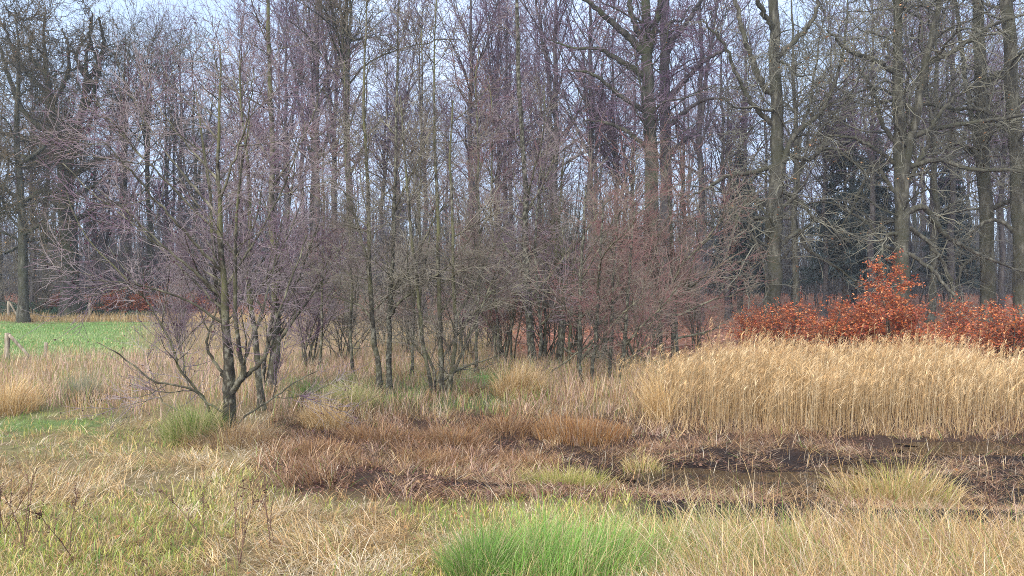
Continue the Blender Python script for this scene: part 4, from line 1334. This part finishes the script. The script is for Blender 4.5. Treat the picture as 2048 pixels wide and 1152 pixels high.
def build_foreground():
    P = Patch(); rng = RNG(101)
    # --- tangled tussocky straw over the whole foreground
    n = 19000
    x, y = scatter(n, rng, 835, 1420, bias=0.95)
    m = zone_masks(x, y); px, py = m['px'], m['py']
    right = sstep(1150, 1400, px); mid = sstep(430, 620, px)
    dens = np.clip(1 - 0.93 * m['bog'] - 0.92 * m['mud'] - 0.8 * m['lawn'], 0, 1)
    dens *= sstep(0.22, 0.52, fbm(x, y, 0.9, 41)) * 0.85 + 0.15
    dens *= 1 - mid * (1 - sstep(1005, 1050, py - 72 * right)) * 0.95
    dens *= 1 - 0.80 * np.exp(-(((px - 1130) / 240) ** 2 + ((py - 1150) / 110) ** 2))
    k = rng.random(n) < dens
    x, y, px, py, right = x[k], y[k], px[k], py[k], right[k]; n = len(x)
    g = fbm(x, y, 1.9, 44); f2 = fbm(x, y, 1.4, 45); f3 = fbm(x, y, 1.0, 46)
    w = np.stack([0.9 + 0 * px, (0.2 + 1.4 * sstep(0.54, 0.64, f2)) * (1 - 0.5 * right), 0.15 + 1.3 * sstep(0.56, 0.66, f3) * (1 - 0.6 * right),
                  0.12 + 1.1 * sstep(0.50, 0.62, g), 0.04 + 0.4 * sstep(0.56, 0.68, g) + 0.25 * sstep(1060, 1160, py) * sstep(0.45, 0.6, g)], 1)
    h = (0.10 + 0.30 * fbm(x, y, 0.9, 47) ** 1.4) * (1 - 0.45 * sstep(0.5, 0.62, g) * (1 - right)) + 0.23 * right
    az = swirl(x, y, 51, 2.0) + rng.normal(0, 0.45, n)
    az = np.where(rng.random(n) < 0.6 * right, np.pi + rng.normal(0, 0.6, n), az)
    lf = right < 0.5
    P.add(tufts(rng, x[lf], y[lf], 20, 0.05 + 0.08 * rng.random(lf.sum()), h[lf], [STRAW, BLEACH, BROWN, OLIVE, GREEN], w[lf], 1, az[lf], 0.6, (0.95, 0.42), (1.1, 0.7), (0.0038, 0.008)))
    rt = ~lf
    P.add(tufts(rng, x[rt], y[rt], 16, 0.05 + 0.09 * rng.random(rt.sum()), h[rt], [STRAW, BLEACH, BROWN, OLIVE, GREEN], w[rt], 2, az[rt], 0.45, (0.32, 0.22), (1.1, 0.5), (0.0036, 0.007), 5))
    o = P.make('straw_grass')
    tag(o, 'long tangled straw-coloured grass covering the foreground', 'grass', kind='stuff')

    # --- short green growth between the straw
    P = Patch()
    n = 75000
    x, y = scatter(n, rng, 800, 1400)
    m = zone_masks(x, y); px, py = m['px'], m['py']
    g = fbm(x, y, 1.9, 44)
    dens = np.clip(0.95 * sstep(0.47, 0.60, g) * (1 - m['bog']) * (1 - m['mud']) + 1.2 * m['lawn'], 0, 1)
    k = rng.random(n) < dens
    x, y = x[k], y[k]; n = len(x)
    lawn = m['lawn'][k]
    cols = mixpal(rng, [GREEN, LUSH, STRAW, MOSSY], np.stack([0.35 - 0.1 * lawn, 0.12 + lawn, 0.7 - 0.5 * lawn, 1.0 - 0.6 * lawn], 1))
    h = np.exp(rng.normal(-2.05, 0.3, n)) * (1 - 0.2 * lawn)
    P.add(blades(x, y, ground_z(x, y) - 0.01, h, rng.uniform(0.006, 0.012, n), rng.random(n) * 6.28, np.abs(rng.normal(0.3, 0.25, n)), np.abs(rng.normal(0.8, 0.4, n)), cols, 2, 3))
    o = P.make('green_grass')
    tag(o, 'short fresh green grass between the straw and on the mown patch at the left', 'grass', kind='stuff')

    # --- long pale arching blades at the right and along the near bank
    P = Patch()
    n = 9000
    x, y = scatter(n, rng, 1125, 1400, 1180, 2380)
    m = zone_masks(x, y); px, py = m['px'], m['py']
    k = rng.random(n) < np.clip(sstep(1260, 1450, px + 0.4 * (1060 - py)) * (0.3 + fbm(x, y, 0.8, 61)) * (1 - 0.9 * m['mud']), 0, 1)
    x, y = x[k], y[k]; n = len(x)
    az = np.where(rng.random(n) < 0.7, np.pi + rng.normal(0, 0.6, n), rng.random(n) * 6.28)
    cols = mixpal(rng, [STRAW, PINK, GREEN], np.array([[1, 0.35, 0.22]]) * np.ones((n, 1)))
    P.add(blades(x, y, ground_z(x, y) - 0.02, np.exp(rng.normal(-0.48, 0.22, n)), rng.uniform(0.004, 0.0075, n), az, np.abs(rng.normal(0.25, 0.15, n)), np.abs(rng.normal(0.9, 0.5, n)), cols, 3, 6))
    o = P.make('arching_grass')
    tag(o, 'long pale arching grass blades leaning left over the near bank of the pond', 'grass', kind='stuff')


build_foreground()


def build_midground():
    # --- dead sedge and rushes over the boggy hollow
    P = Patch(); rng = RNG(202)
    n = 17000
    x, y = scatter(n, rng, 715, 1015, 380, 2380)
    z = ground_z(x, y)
    m = zone_masks(x, y); px, py = m['px'], m['py']
    cl = fbm(x, y, 1.0, 71)
    dens = (sstep(0.34, 0.60, cl) * 0.85 + 0.10) * np.clip(m['bog'] + 0.75 * sstep(480, 650, px) * (1 - m['bog']) * (1 - sstep(900, 960, py)), 0, 1)
    mat = sstep(0.40, 0.52, fbm(x, y * 2.4, 1.3, 73))
    dens *= (1 - m['mud'] * (1 - mat)) * np.where(m['mud'] > 0.4, 1.0, 0.62)
    dens = np.maximum(dens, 0.50 * m['mud'] * mat * (1 - 0.8 * sstep(925, 950, py) * sstep(1260, 1320, px) * (1 - sstep(1600, 1680, px))))
    for cx, cy, rx, ry in POOLS:
        dens = dens * (1 - 0.93 * np.exp(-(((x - cx) / rx) ** 2 + ((y - cy) / ry) ** 2) ** 2))
    k = rng.random(n) < dens
    x, y, z, px, py = x[k], y[k], z[k], px[k], py[k]; mud = m['mud'][k]; n = len(x)
    az = swirl(x, y, 75, 1.6) + rng.normal(0, 0.5, n)
    flat = np.clip(mud * 0.95 + 0.25 * rng.random(n), 0, 1)
    h = (0.10 + 0.26 * fbm(x, y, 1.2, 77)) * (1 + 0.5 * (1 - sstep(820, 860, py)))
    pale = sstep(0.52, 0.68, fbm(x, y, 1.8, 79)) + 0.45 * (1 - sstep(830, 880, py)) + 0.5 * sstep(1000, 1100, px) * (1 - mud)
    grn = 0.7 * (1 - sstep(800, 850, py)) * (1 - sstep(950, 1080, px)) * sstep(0.45, 0.6, fbm(x, y, 1.4, 80))
    w = np.stack([1.1 + 0 * pale, pale * 0.5, 0.25 + 0 * pale, 0.9 + 0 * pale, grn, 0.15 * pale], 1)
    P.add(tufts(rng, x, y, 15, 0.04 + 0.08 * rng.random(n), h, [DEAD * REDDER, STRAW * 0.8, PINK * 0.8, BROWN * REDDER * 0.75, GREEN, BLEACH * 0.9], w, 11, az, 0.8,
                (0.35, 0.3), (0.9, 0.5), (0.005, 0.010), 4, flat=flat * 1.1))
    # long dead stems lying over the mud, and broken stubs standing in the shallows
    n = 5600
    x, y = scatter(n, rng, 800, 975, 1150, 2380)
    mm = zone_masks(x, y)
    k = rng.random(n) < mm['mud'] * (1 - 0.9 * mm['pool']) * sstep(0.36, 0.60, fbm(x, y * 2.2, 1.5, 74))
    x, y = x[k], y[k]; n = len(x)
    az = np.where(rng.random(n) < 0.5, 0, np.pi) + rng.normal(0, 0.6, n)
    P.add(blades(x, y, ground_z(x, y) + 0.01, rng.uniform(0.25, 0.75, n), rng.uniform(0.005, 0.010, n), az, rng.uniform(1.0, 1.42, n), rng.uniform(0, 0.2, n),
                 mixpal(rng, [STRAW * 0.6, DEAD * REDDER * 0.8, BROWN * REDDER * 0.7], np.array([[0.8, 1.2, 1.2]]) * np.ones((n, 1))), 16, 4, wig=0.05))
    n = 800
    x, y = scatter(n, rng, 805, 960, 1180, 2300)
    k = rng.random(n) < zone_masks(x, y)['mud']
    x, y = x[k], y[k]; n = len(x)
    P.add(blades(x, y, ground_z(x, y) - 0.02, rng.uniform(0.12, 0.40, n), rng.uniform(0.006, 0.010, n), rng.random(n) * 6.28, np.abs(rng.normal(0.1, 0.15, n)), np.abs(rng.normal(0.2, 0.3, n)),
                 mixpal(rng, [STRAW, BLEACH, DEAD], np.ones((n, 3))), 17, 3))
    o = P.make('dead_sedge')
    tag(o, 'dead brown sedge and flattened stems covering the boggy hollow round the pond', 'dead sedge', kind='stuff')

    # --- dark fallen leaves caught in the hollow
    n = 26000
    x, y = scatter(n, rng, 770, 1000, 500, 1750)
    m = zone_masks(x, y)
    k = rng.random(n) < (1 - 0.85 * m['pool']) * sstep(0.42, 0.58, fbm(x, y, 1.3, 83)) * (0.2 + 0.8 * m['bog'])
    x, y = x[k], y[k]; n = len(x)
    v, q, c = leaf_cards(np.stack([x, y, ground_z(x, y) + 0.01 + 0.03 * rng.random(n)], 1), 0.042, rng,
                         np.array([(0.09, 0.042, 0.036), (0.14, 0.07, 0.055), (0.065, 0.03, 0.028), (0.22, 0.125, 0.085)]), 0.4, 0.7)
    o = link('fallen_alder_leaves', quads_mesh('fallen_alder_leaves', v, q, False, c), M['leaf'])
    tag(o, 'dark rotting alder leaves lying in the hollow', 'fallen leaves', kind='stuff')

    n = 160
    x, y = scatter(n, rng, 850, 1200, -100, 2200)
    v, q, c = leaf_cards(np.stack([x, y, ground_z(x, y) + rng.uniform(0.04, 0.16, n)], 1), 0.05, rng, TAN * 0.8, 0.4, 0.7)
    o = link('blown_leaves', quads_mesh('blown_leaves', v, q, False, c), M['leaf'])
    tag(o, 'single brown and orange leaves blown into the foreground grass', 'fallen leaves', kind='stuff')

    # --- rough pinkish dry stems between the left alder and the meadow, and behind the alders
    P = Patch()
    n = 70000
    x, y = scatter(n, rng, 652, 850, -330, 1400, 1.0)
    m = zone_masks(x, y); px, py = m['px'], m['py']
    dens = np.clip((1 - m['meadow']) * (1 - m['lawn']) * (1 - m['litter']) * (1 - sstep(800, 850, py)), 0, 1)
    dens *= (0.15 + 1.0 * sstep(0.3, 0.65, fbm(x, y, 1.6, 85))) * (1 - 0.6 * m['moss'])
    k = rng.random(n) < dens
    x, y, px, py = x[k], y[k], px[k], py[k]; n = len(x)
    pinkw = np.exp(-(((px - 330) / 130) ** 2 + ((py - 740) / 45) ** 2)) + np.exp(-(((px - 660) / 130) ** 2 + ((py - 715) / 40) ** 2)) + 0.25
    moss = m['moss'][k]
    grn = 1.2 * moss + 0.25 + 0.8 * sstep(0.52, 0.66, fbm(x, y, 3.0, 87)) + 0.3 * np.exp(-(((px - 690) / 90) ** 2 + ((py - 660) / 20) ** 2))
    cols = mixpal(rng, [STRAW * 0.85, PINK, GREEN, DEAD], np.stack([0.7 + 0 * px, pinkw * 2.4, grn * 0.6, 0.25 + 0 * px], 1))
    h = (1 - 0.45 * moss) * (0.18 + 0.45 * fbm(x, y, 1.6, 89)) * np.exp(rng.normal(0, 0.25, n))
    P.add(blades(x, y, ground_z(x, y) - 0.02, h, rng.uniform(0.007, 0.014, n), rng.random(n) * 6.28, np.abs(rng.normal(0.2, 0.15, n)), np.abs(rng.normal(0.4, 0.35, n)), cols, 13, 3))
    o = P.make('rough_stems')
    tag(o, 'rough pinkish dry stems and grass between the meadow and the alders', 'dry grass', kind='stuff')

    # --- far meadow: short turf, and the straw verge along the wood
    P = Patch()
    n = 50000
    x, y = scatter(n, rng, 634, 735, -330, 420)
    m = zone_masks(x, y)
    k = rng.random(n) < np.clip(m['meadow'], 0, 1)
    x1, y1 = x[k], y[k]; n1 = len(x1)
    f1 = fbm(x1, y1, 6.0, 36)
    cols = mixpal(rng, [np.array([(0.13, 0.23, 0.065), (0.17, 0.27, 0.085)]), np.array([(0.26, 0.34, 0.14), (0.31, 0.36, 0.18)]), STRAW],
                  np.stack([0.3 + sstep(0.4, 0.6, f1), 1.1 - 0.7 * sstep(0.4, 0.6, f1), 0.10 + 0.5 * sstep(200, 300, m['px'][k])], 1))
    P.add(blades(x1, y1, ground_z(x1, y1) - 0.01, np.exp(rng.normal(-2.2, 0.3, n1)), rng.uniform(0.02, 0.035, n1), rng.random(n1) * 6.28, np.abs(rng.normal(0.35, 0.25, n1)), np.abs(rng.normal(0.5, 0.3, n1)), cols, 14, 2))
    o = P.make('meadow_turf')
    tag(o, 'bright green turf of the meadow at the left', 'grass', kind='stuff')
    P = Patch()
    n = 9000
    px = rng.uniform(-330, 640, n); D = rng.uniform(61, 67.5, n); x = (px - 1024) / F * D
    cols = pick(rng, STRAW * 0.8, n)
    P.add(blades(x, D, ground_z(x, D), np.exp(rng.normal(-0.75, 0.3, n)), rng.uniform(0.02, 0.035, n), rng.random(n) * 6.28, np.abs(rng.normal(0.15, 0.1, n)), np.abs(rng.normal(0.5, 0.3, n)), cols, 15, 3))
    o = P.make('verge_grass')
    tag(o, 'strip of pale dry grass along the far edge of the meadow', 'dry grass', kind='stuff')

    # --- ivy and bramble bank at the foot of the wood
    n = 30000
    px = rng.uniform(-300, 330, n); D = rng.uniform(66, 74, n); x = (px - 1024) / F * D
    hgt = 0.9 * fbm(x, D, 3.0, 91) * (1 - 0.5 * sstep(180, 330, px))
    z = ground_z(x, D) + hgt * rng.random(n) ** 0.6 * 1.3
    v, q, c = leaf_cards(np.stack([x, D, z], 1), 0.13, rng, np.array([(0.03, 0.075, 0.04), (0.045, 0.10, 0.055), (0.06, 0.12, 0.07), (0.025, 0.05, 0.03)]), 0.6, 0.8)
    o = link('ivy_bank', quads_mesh('ivy_bank', v, q, False, c), M['leaf'])
    tag(o, 'dark green ivy covering the bank at the foot of the wood beyond the meadow', 'ivy', kind='stuff')


build_midground()


def build_reeds():
    rng = RNG(303)
    n = 13500
    px = rng.uniform(1230, 2400, n)
    D = 17.2 + 3.9 * rng.random(n)
    D = np.where(rng.random(n) < 0.12, rng.uniform(16.2, 17.6, n), D + 1.3 * (fbm(px / 90.0, D, 1.0, 95) - 0.35))
    D = D + 0.9 * np.clip((1480 - px) / 240, 0, 1)
    x = (px - 1024) / F * D
    z = ground_z(x, D)
    edge = sstep(1255, 1470, px + 90 * (fbm(x, D, 1.2, 92) - 0.5))
    thin = 1 - 0.5 * sstep(1900, 1990, px) * (1 - sstep(2020, 2060, px))
    k = rng.random(n) < (0.10 + 0.90 * edge) * (0.30 + 0.95 * fbm(x, D, 0.8, 93)) * thin
    px, D, x, z, edge = px[k], D[k], x[k], z[k], edge[k]; n = len(x)
    h = (0.71 + 0.40 * edge - 0.16 * sstep(1780, 2040, px) + 0.40 * (fbm(x, D, 1.6, 94) - 0.5)) * np.exp(rng.normal(0, 0.17, n))
    Pn = 6
    pts = np.empty((n, Pn, 3)); pts[:, 0] = np.stack([x, D, z - 0.05], 1)
    d = rng.normal(0, 0.05, (n, 3)) * np.where(rng.random((n, 1)) < 0.12, 5.0, 1.0); d[:, 0] += 0.02; d[:, 2] = 1
    for s in range(1, Pn):
        d = d + rng.normal(0, 0.025, (n, 3)) + np.array([0.006 * s, 0, 0]); d /= np.linalg.norm(d, axis=1, keepdims=True)
        pts[:, s] = pts[:, s - 1] + d * (h / (Pn - 1))[:, None]
    r = rng.uniform(0.0030, 0.0050, n)[:, None] * np.linspace(1, 0.6, Pn)[None]
    v, q = tube_arrays(pts, r, 3)
    REED = np.array([(0.61, 0.44, 0.235), (0.67, 0.51, 0.30), (0.53, 0.365, 0.18), (0.70, 0.57, 0.37), (0.46, 0.305, 0.15)])
    sc = pick(rng, REED, n, 0.12)
    P = Patch(); P.add((v, q, np.repeat(sc, Pn * 3, 0)))
    # dry leaves along the stems, blown to the right
    nl = n * 2
    kk = rng.integers(0, n, nl); t = rng.uniform(0.5, 0.98, nl) * (Pn - 1)
    i = np.minimum(t.astype(int), Pn - 2); fr = (t - i)[:, None]
    lp = pts[kk, i] * (1 - fr) + pts[kk, i + 1] * fr
    az = np.where(rng.random(nl) < 0.7, rng.normal(0, 0.6, nl), rng.random(nl) * 6.28)
    P.add(blades(lp[:, 0], lp[:, 1], lp[:, 2], rng.uniform(0.12, 0.32, nl), rng.uniform(0.004, 0.009, nl), az, rng.uniform(0.3, 1.0, nl), rng.uniform(0.3, 1.6, nl), sc[kk] * np.exp(rng.normal(0, 0.12, (nl, 1))), 31, 3))
    # plumes: several soft strands drooping from the top of a stem
    has = np.where(rng.random(n) < 0.55)[0]
    npz = len(has) * 5
    kk = np.repeat(has, 5)
    tp = pts[kk, -1] - (pts[kk, -1] - pts[kk, -2]) * rng.random(npz)[:, None] * 0.5
    az = np.repeat(np.where(rng.random(len(has)) < 0.72, rng.normal(0, 0.6, len(has)), rng.random(len(has)) * 6.28), 5) + rng.normal(0, 0.35, npz)
    P.add(blades(tp[:, 0], tp[:, 1], tp[:, 2], rng.uniform(0.08, 0.22, npz), rng.uniform(0.005, 0.011, npz), az, rng.uniform(0.5, 1.2, npz), rng.uniform(0.4, 1.2, npz), sc[kk] * np.array([[1.05, 1.0, 0.95]]), 32, 3))
    # fallen straw at the foot
    nf = 6500
    pxf = rng.uniform(1250, 2400, nf); Df = rng.uniform(16.2, 19.0, nf); xf = (pxf - 1024) / F * Df
    P.add(blades(xf, Df, ground_z(xf, Df) - 0.01, rng.uniform(0.18, 0.5, nf), rng.uniform(0.006, 0.011, nf), rng.random(nf) * 6.28, rng.uniform(0.1, 1.1, nf), rng.uniform(0, 1.2, nf), pick(rng, np.concatenate([REED, DEAD]), nf), 33, 3))
    o = P.make('reed_bed')
    tag(o, 'dense bed of dry golden reeds with drooping plumes behind the pond', 'reeds', kind='stuff')


build_reeds()


def tussock(name, label, cat, px, D, rad, n, hmu, pal, seed, lean=0.25, curl=0.9, wid=(0.004, 0.008), azb=None, ell=1.0, group=None, Sg=5, ragged=0.5):
    rng = RNG(seed)
    g = ground_at(px, D)
    rr = rad * np.sqrt(rng.random(n)); a = rng.random(n) * 6.283
    x = rr * np.cos(a) * ell; y = rr * np.sin(a)
    z = ground_z(x + g[0], y + g[1]) - g[2] - 0.02
    az = np.arctan2(y, x) + rng.normal(0, 0.7, n)
    if azb is not None:
        az = np.where(rng.random(n) < 0.6, azb + rng.normal(0, 0.6, n), az)
    nz = fbm(x + seed, y, max(0.22, rad * 0.5), seed)          # uneven, lopsided growth
    kp = rng.random(n) < np.clip(1 - ragged * (1.7 - 2.6 * nz) * (rr / rad), 0.05, 1)
    x, y, z, rr, az, nz = x[kp], y[kp], z[kp], rr[kp], az[kp], nz[kp]; n = len(x)
    h = hmu * np.exp(rng.normal(0, 0.24, n)) * (1 - 0.35 * (rr / rad) ** 2) * (0.65 + 0.7 * nz)
    ln = np.abs(rng.normal(lean, lean * 0.6, n)) * (0.4 + 0.8 * rr / rad)
    P = Patch()
    P.add(blades(x, y, z, h, rng.uniform(*wid, n), az, ln, np.abs(rng.normal(curl, curl * 0.5, n)), pick(rng, pal, n), seed, Sg, wig=0.06))
    o = P.make(name)
    o.location = g
    tag(o, label, cat, group)
    return o


RUSHG = np.array([(0.15, 0.33, 0.05), (0.20, 0.39, 0.07), (0.25, 0.42, 0.11), (0.11, 0.21, 0.05), (0.30, 0.39, 0.15), (0.50, 0.42, 0.24)])
tussock('rush_clump', 'large clump of bright green upright rushes at the bottom centre', 'rushes', 1125, 7.25, 0.62, 5400, 0.46, np.concatenate([RUSHG, RUSHG, RUSHG, STRAW[:2]]), 401, 0.24, 0.7, (0.003, 0.006), azb=0.3, ell=1.75, ragged=0.85)
tussock('rush_clump', 'small dark green rush tuft at the left edge of the big bright rush clump', 'rushes', 960, 7.1, 0.28, 1100, 0.5, RUSHG * 0.75, 402, 0.3, 0.6, (0.003, 0.006))
tussock('sedge_hummock', 'rust-brown hummock of dead sedge between the alders and the reeds', 'sedge', 1165, 15.9, 0.72, 3600, 0.40, np.concatenate([RUST, RUST * 0.7, DEAD]), 403, 0.25, 0.5, (0.005, 0.010), ell=1.35)
MOSS = np.array([(0.30, 0.30, 0.07), (0.38, 0.35, 0.11), (0.22, 0.24, 0.06), (0.45, 0.38, 0.17)])
tussock('grass_tussock', 'yellow-green grass tussock on the dark mud above the big rush clump', 'grass tussock', 1125, 11.6, 0.50, 1900, 0.34, MOSS, 404, 0.45, 1.1, ragged=0.85, ell=1.5, group='grass tussocks')
tussock('grass_tussock', 'small yellow-green tuft on the mud in front of the golden reeds', 'grass tussock', 1290, 13.2, 0.34, 520, 0.30, np.concatenate([MOSS, STRAW]), 405, 0.45, 0.9, ragged=0.9, group='grass tussocks')
PALEG = np.array([(0.40, 0.38, 0.18), (0.48, 0.42, 0.22), (0.26, 0.28, 0.10), (0.55, 0.46, 0.26)])
tussock('grass_tussock', 'pale green arching tussock in front of the close pair of alders', 'grass tussock', 700, 17.0, 0.50, 2000, 0.60, PALEG, 406, 0.35, 1.1, (0.005, 0.009), group='grass tussocks')
tussock('grass_tussock', 'straw-coloured drooping tussock in front of and below the pale green one', 'grass tussock', 650, 15.3, 0.40, 1500, 0.55, STRAW, 407, 0.35, 1.3, (0.005, 0.009), azb=2.8, group='grass tussocks')
tussock('grass_tussock', 'dark green tuft right of the foot of the tall straight pale alder', 'grass tussock', 618, 18.5, 0.35, 1000, 0.40, LUSH * 0.55, 408, 0.3, 0.6, (0.006, 0.010), group='grass tussocks')
tussock('grass_tussock', 'green and straw tussock against the left side of the forked alder', 'grass tussock', 385, 13.6, 0.45, 2200, 0.62, np.concatenate([PALEG, GREEN]), 409, 0.25, 0.8, group='grass tussocks')
tussock('grass_tussock', 'reddish straw grass gathered round the foot of the forked left alder', 'grass tussock', 455, 13.4, 0.55, 2600, 0.40, np.concatenate([DEAD, STRAW * 0.8]), 410, 0.4, 1.2, ell=1.3, group='grass tussocks')
tussock('grass_tussock', 'grey-green rush tuft on the left above the mown patch', 'grass tussock', 165, 18.0, 0.35, 900, 0.62, np.array([(0.20, 0.22, 0.15), (0.28, 0.28, 0.2), (0.36, 0.33, 0.22)]), 411, 0.2, 0.4, (0.005, 0.009), group='grass tussocks')
tussock('grass_tussock', 'tall pale straw tussock at the left edge above the mown patch', 'grass tussock', 15, 16.5, 0.55, 1400, 0.75, STRAW, 412, 0.25, 0.9, (0.005, 0.009), group='grass tussocks')
tussock('grass_tussock', 'straw tussock leaning right beside the bushy alder clump', 'grass tussock', 1035, 19.0, 0.55, 1500, 0.75, STRAW * 0.9, 413, 0.3, 0.9, (0.006, 0.011), azb=0.2, group='grass tussocks')
tussock('grass_tussock', 'upright straw tuft with yellow blades in the mud at the lower right', 'grass tussock', 1790, 11.0, 0.60, 1500, 0.62, np.concatenate([STRAW, MOSS]), 414, 0.35, 0.9, (0.005, 0.009), ell=1.4, group='grass tussocks')
tussock('grass_tussock', 'pale bleached bundle of blades leaning at the left end of the reeds', 'grass tussock', 1320, 17.6, 0.30, 500, 0.95, STRAW * 1.05, 415, 0.3, 0.5, (0.006, 0.011), azb=2.6, group='grass tussocks')

RUSTY = np.concatenate([DEAD * REDDER, BROWN, RUST * 0.7])
for px_, D_, r_, h_, lab in [
        (760, 14.6, 0.55, 0.34, 'rusty brown hummock in the hollow below the close pair of alders'),
        (905, 15.0, 0.50, 0.36, 'rusty brown hummock in the hollow below the bushy alder clump'),
        (1010, 16.2, 0.60, 0.40, 'brown and straw hummock left of the rust-brown sedge hummock'),
        (640, 12.8, 0.45, 0.32, 'low brown hummock at the left end of the hollow'),
        (1060, 13.3, 0.40, 0.28, 'low brown hummock between the yellow-green tussock and the rust-brown sedge hummock'),
        (870, 13.0, 0.50, 0.30, 'wide low brown hummock at the near side of the hollow')]:
    tussock('sedge_hummock', lab, 'sedge', px_, D_, r_, 1500, h_, RUSTY, 600 + px_, 0.5, 1.1, (0.005, 0.010), ell=1.4, ragged=0.8, group='brown hummocks in the hollow')


def weed(label, px, D, h, seed, group='dark dead weed stalks in the foreground'):
    rng = RNG(seed)
    g = ground_at(px, D)
    root = empty('dead_weed', g, label, 'weed', group)
    P = 9
    ns = int(rng.integers(2, 4))
    d = rng.normal(0, 0.22, (ns, 3)); d[:, 2] = 1
    pts = np.empty((ns, P, 3)); pts[:, 0] = rng.normal(0, 0.02, (ns, 3)) * [1, 1, 0]
    for s in range(1, P):
        d = d + rng.normal(0, 0.05, (ns, 3)); d /= np.linalg.norm(d, axis=1, keepdims=True)
        pts[:, s] = pts[:, s - 1] + d * h / (P - 1) * rng.uniform(0.8, 1.05)
    r = np.linspace(0.0052, 0.0026, P)[None] * np.ones((ns, 1))
    b1, r1 = grow(pts, r, 14, rng, 0.35, 1.0, (35, 8), (h * 0.25, 0.3), 0.3, 5, 0.08, 0.05, None, 0.7, 0.012, 0.003)
    st = link('stalk', tubes_mesh('stalk', [(pts, r, 5), (b1, r1, 4)]), M['dock'], root)
    k = rng.choice(len(b1), 120); f = rng.integers(1, 5, 120)
    tag(blobs('seed_heads', b1[k, f] + rng.normal(0, 0.006, (120, 3)), 0.016, rng, M['dock'], st), kind='stuff')


for i, (px, D, h, lab) in enumerate([
    (8, 8.4, 0.75, 'dark dead weed stalk at the very left edge of the foreground'),
    (48, 7.9, 0.85, 'dark branching weed second from the left edge of the foreground'),
    (150, 7.6, 0.75, 'bushy dark weed near the bottom left corner'),
    (405, 8.2, 0.70, 'leaning dark weed stalk left of the small green tuft in the left foreground'),
    (478, 7.5, 0.85, 'tall dark weed with a curved stalk in the left foreground'),
    (548, 8.0, 0.80, 'thin reddish weed stalk left of the bottom middle'),
    (1990, 8.3, 0.80, 'thin dark weed stalk in the tall grass at the lower right'),
    (1700, 7.8, 0.70, 'dark weed stalk among the straw right of the big rush clump'),
]):
    weed(lab, px, D, h, 500 + i)

# ------------------------------------------------------------------ fence posts
def beam(p0, p1, r, sides=8, seg=5, seed=0):
    rng = RNG(seed)
    s = np.linspace(0, 1, seg)[:, None]
    p = np.asarray(p0)[None] * (1 - s) + np.asarray(p1)[None] * s
    rad = r * (1 + rng.normal(0, 0.04, seg))
    v, q = tube_arrays(p[None], rad[None], sides)
    # caps, as rings drawn in to a point
    n = len(v)
    v = np.concatenate([v, np.repeat(p[-1:], 1, 0) + 0.01 * (p[-1] - p[-2]) / np.linalg.norm(p[-1] - p[-2]), p[:1]])
    a = np.arange(sides); top = (seg - 1) * sides
    q = np.concatenate([q, np.stack([top + a[::2], top + (a[::2] + 1) % sides, top + (a[::2] + 2) % sides, np.full(sides // 2, n)], 1),
                        np.stack([(a[::2] + 2) % sides, (a[::2] + 1) % sides, a[::2], np.full(sides // 2, n + 1)], 1)])
    return quads_mesh('beam', v, q, False)


def fence_post(label, px, D, h, r, brace, seed, group):
    g = ground_at(px, D)
    root = empty('fence_post', g, label, 'post', group)
    link('post', beam((0, 0, -0.1), (0.02, 0, h), r, 8, 6, seed), M['post'], root)
    if brace:
        link('brace', beam((r * 0.9, -0.02, h * 0.93), (brace, 0.05, 0.02), r * 0.62, 8, 5, seed + 1), M['post'], root)


fence_post('weathered grey fence post with a slanting brace at the left edge of the meadow', 14, 29.0, 0.95, 0.095, 0.85, 1, 'old fence posts')
fence_post('far braced fence post in front of the wood at the left edge', 17, 65.0, 1.5, 0.12, 0.85, 3, 'old fence posts')
fence_post('small pale marker post standing in the dark ivy below the twisted oak', 179, 66.0, 1.35, 0.10, 0, 5, 'old fence posts')
fence_post('short pale stub of a post in the dry grass right of the braced meadow post', 91, 30.0, 0.55, 0.07, 0, 7, 'old fence posts')

def build_haze():
    me = bpy.data.meshes.new('haze')
    x0, x1, y0, y1, z0, z1 = -180, 180, -8, 200, -2, 44
    v = [(x, y, z) for z in (z0, z1) for y in (y0, y1) for x in (x0, x1)]
    me.from_pydata(v, [], [(0, 2, 3, 1), (4, 5, 7, 6), (0, 1, 5, 4), (2, 6, 7, 3), (0, 4, 6, 2), (1, 3, 7, 5)])
    m = bpy.data.materials.new('haze'); m.use_nodes = True
    t = m.node_tree; t.nodes.clear()
    o = t.nodes.new('ShaderNodeOutputMaterial'); pv = t.nodes.new('ShaderNodeVolumePrincipled')
    pv.inputs['Color'].default_value = (0.76, 0.86, 1.0, 1)
    pv.inputs['Density'].default_value = 0.0005
    t.links.new(pv.outputs[0], o.inputs['Volume'])
    ob = link('haze', me, m)
    tag(ob, 'thin cold haze in the air of the wood', 'haze', kind='stuff')


build_haze()
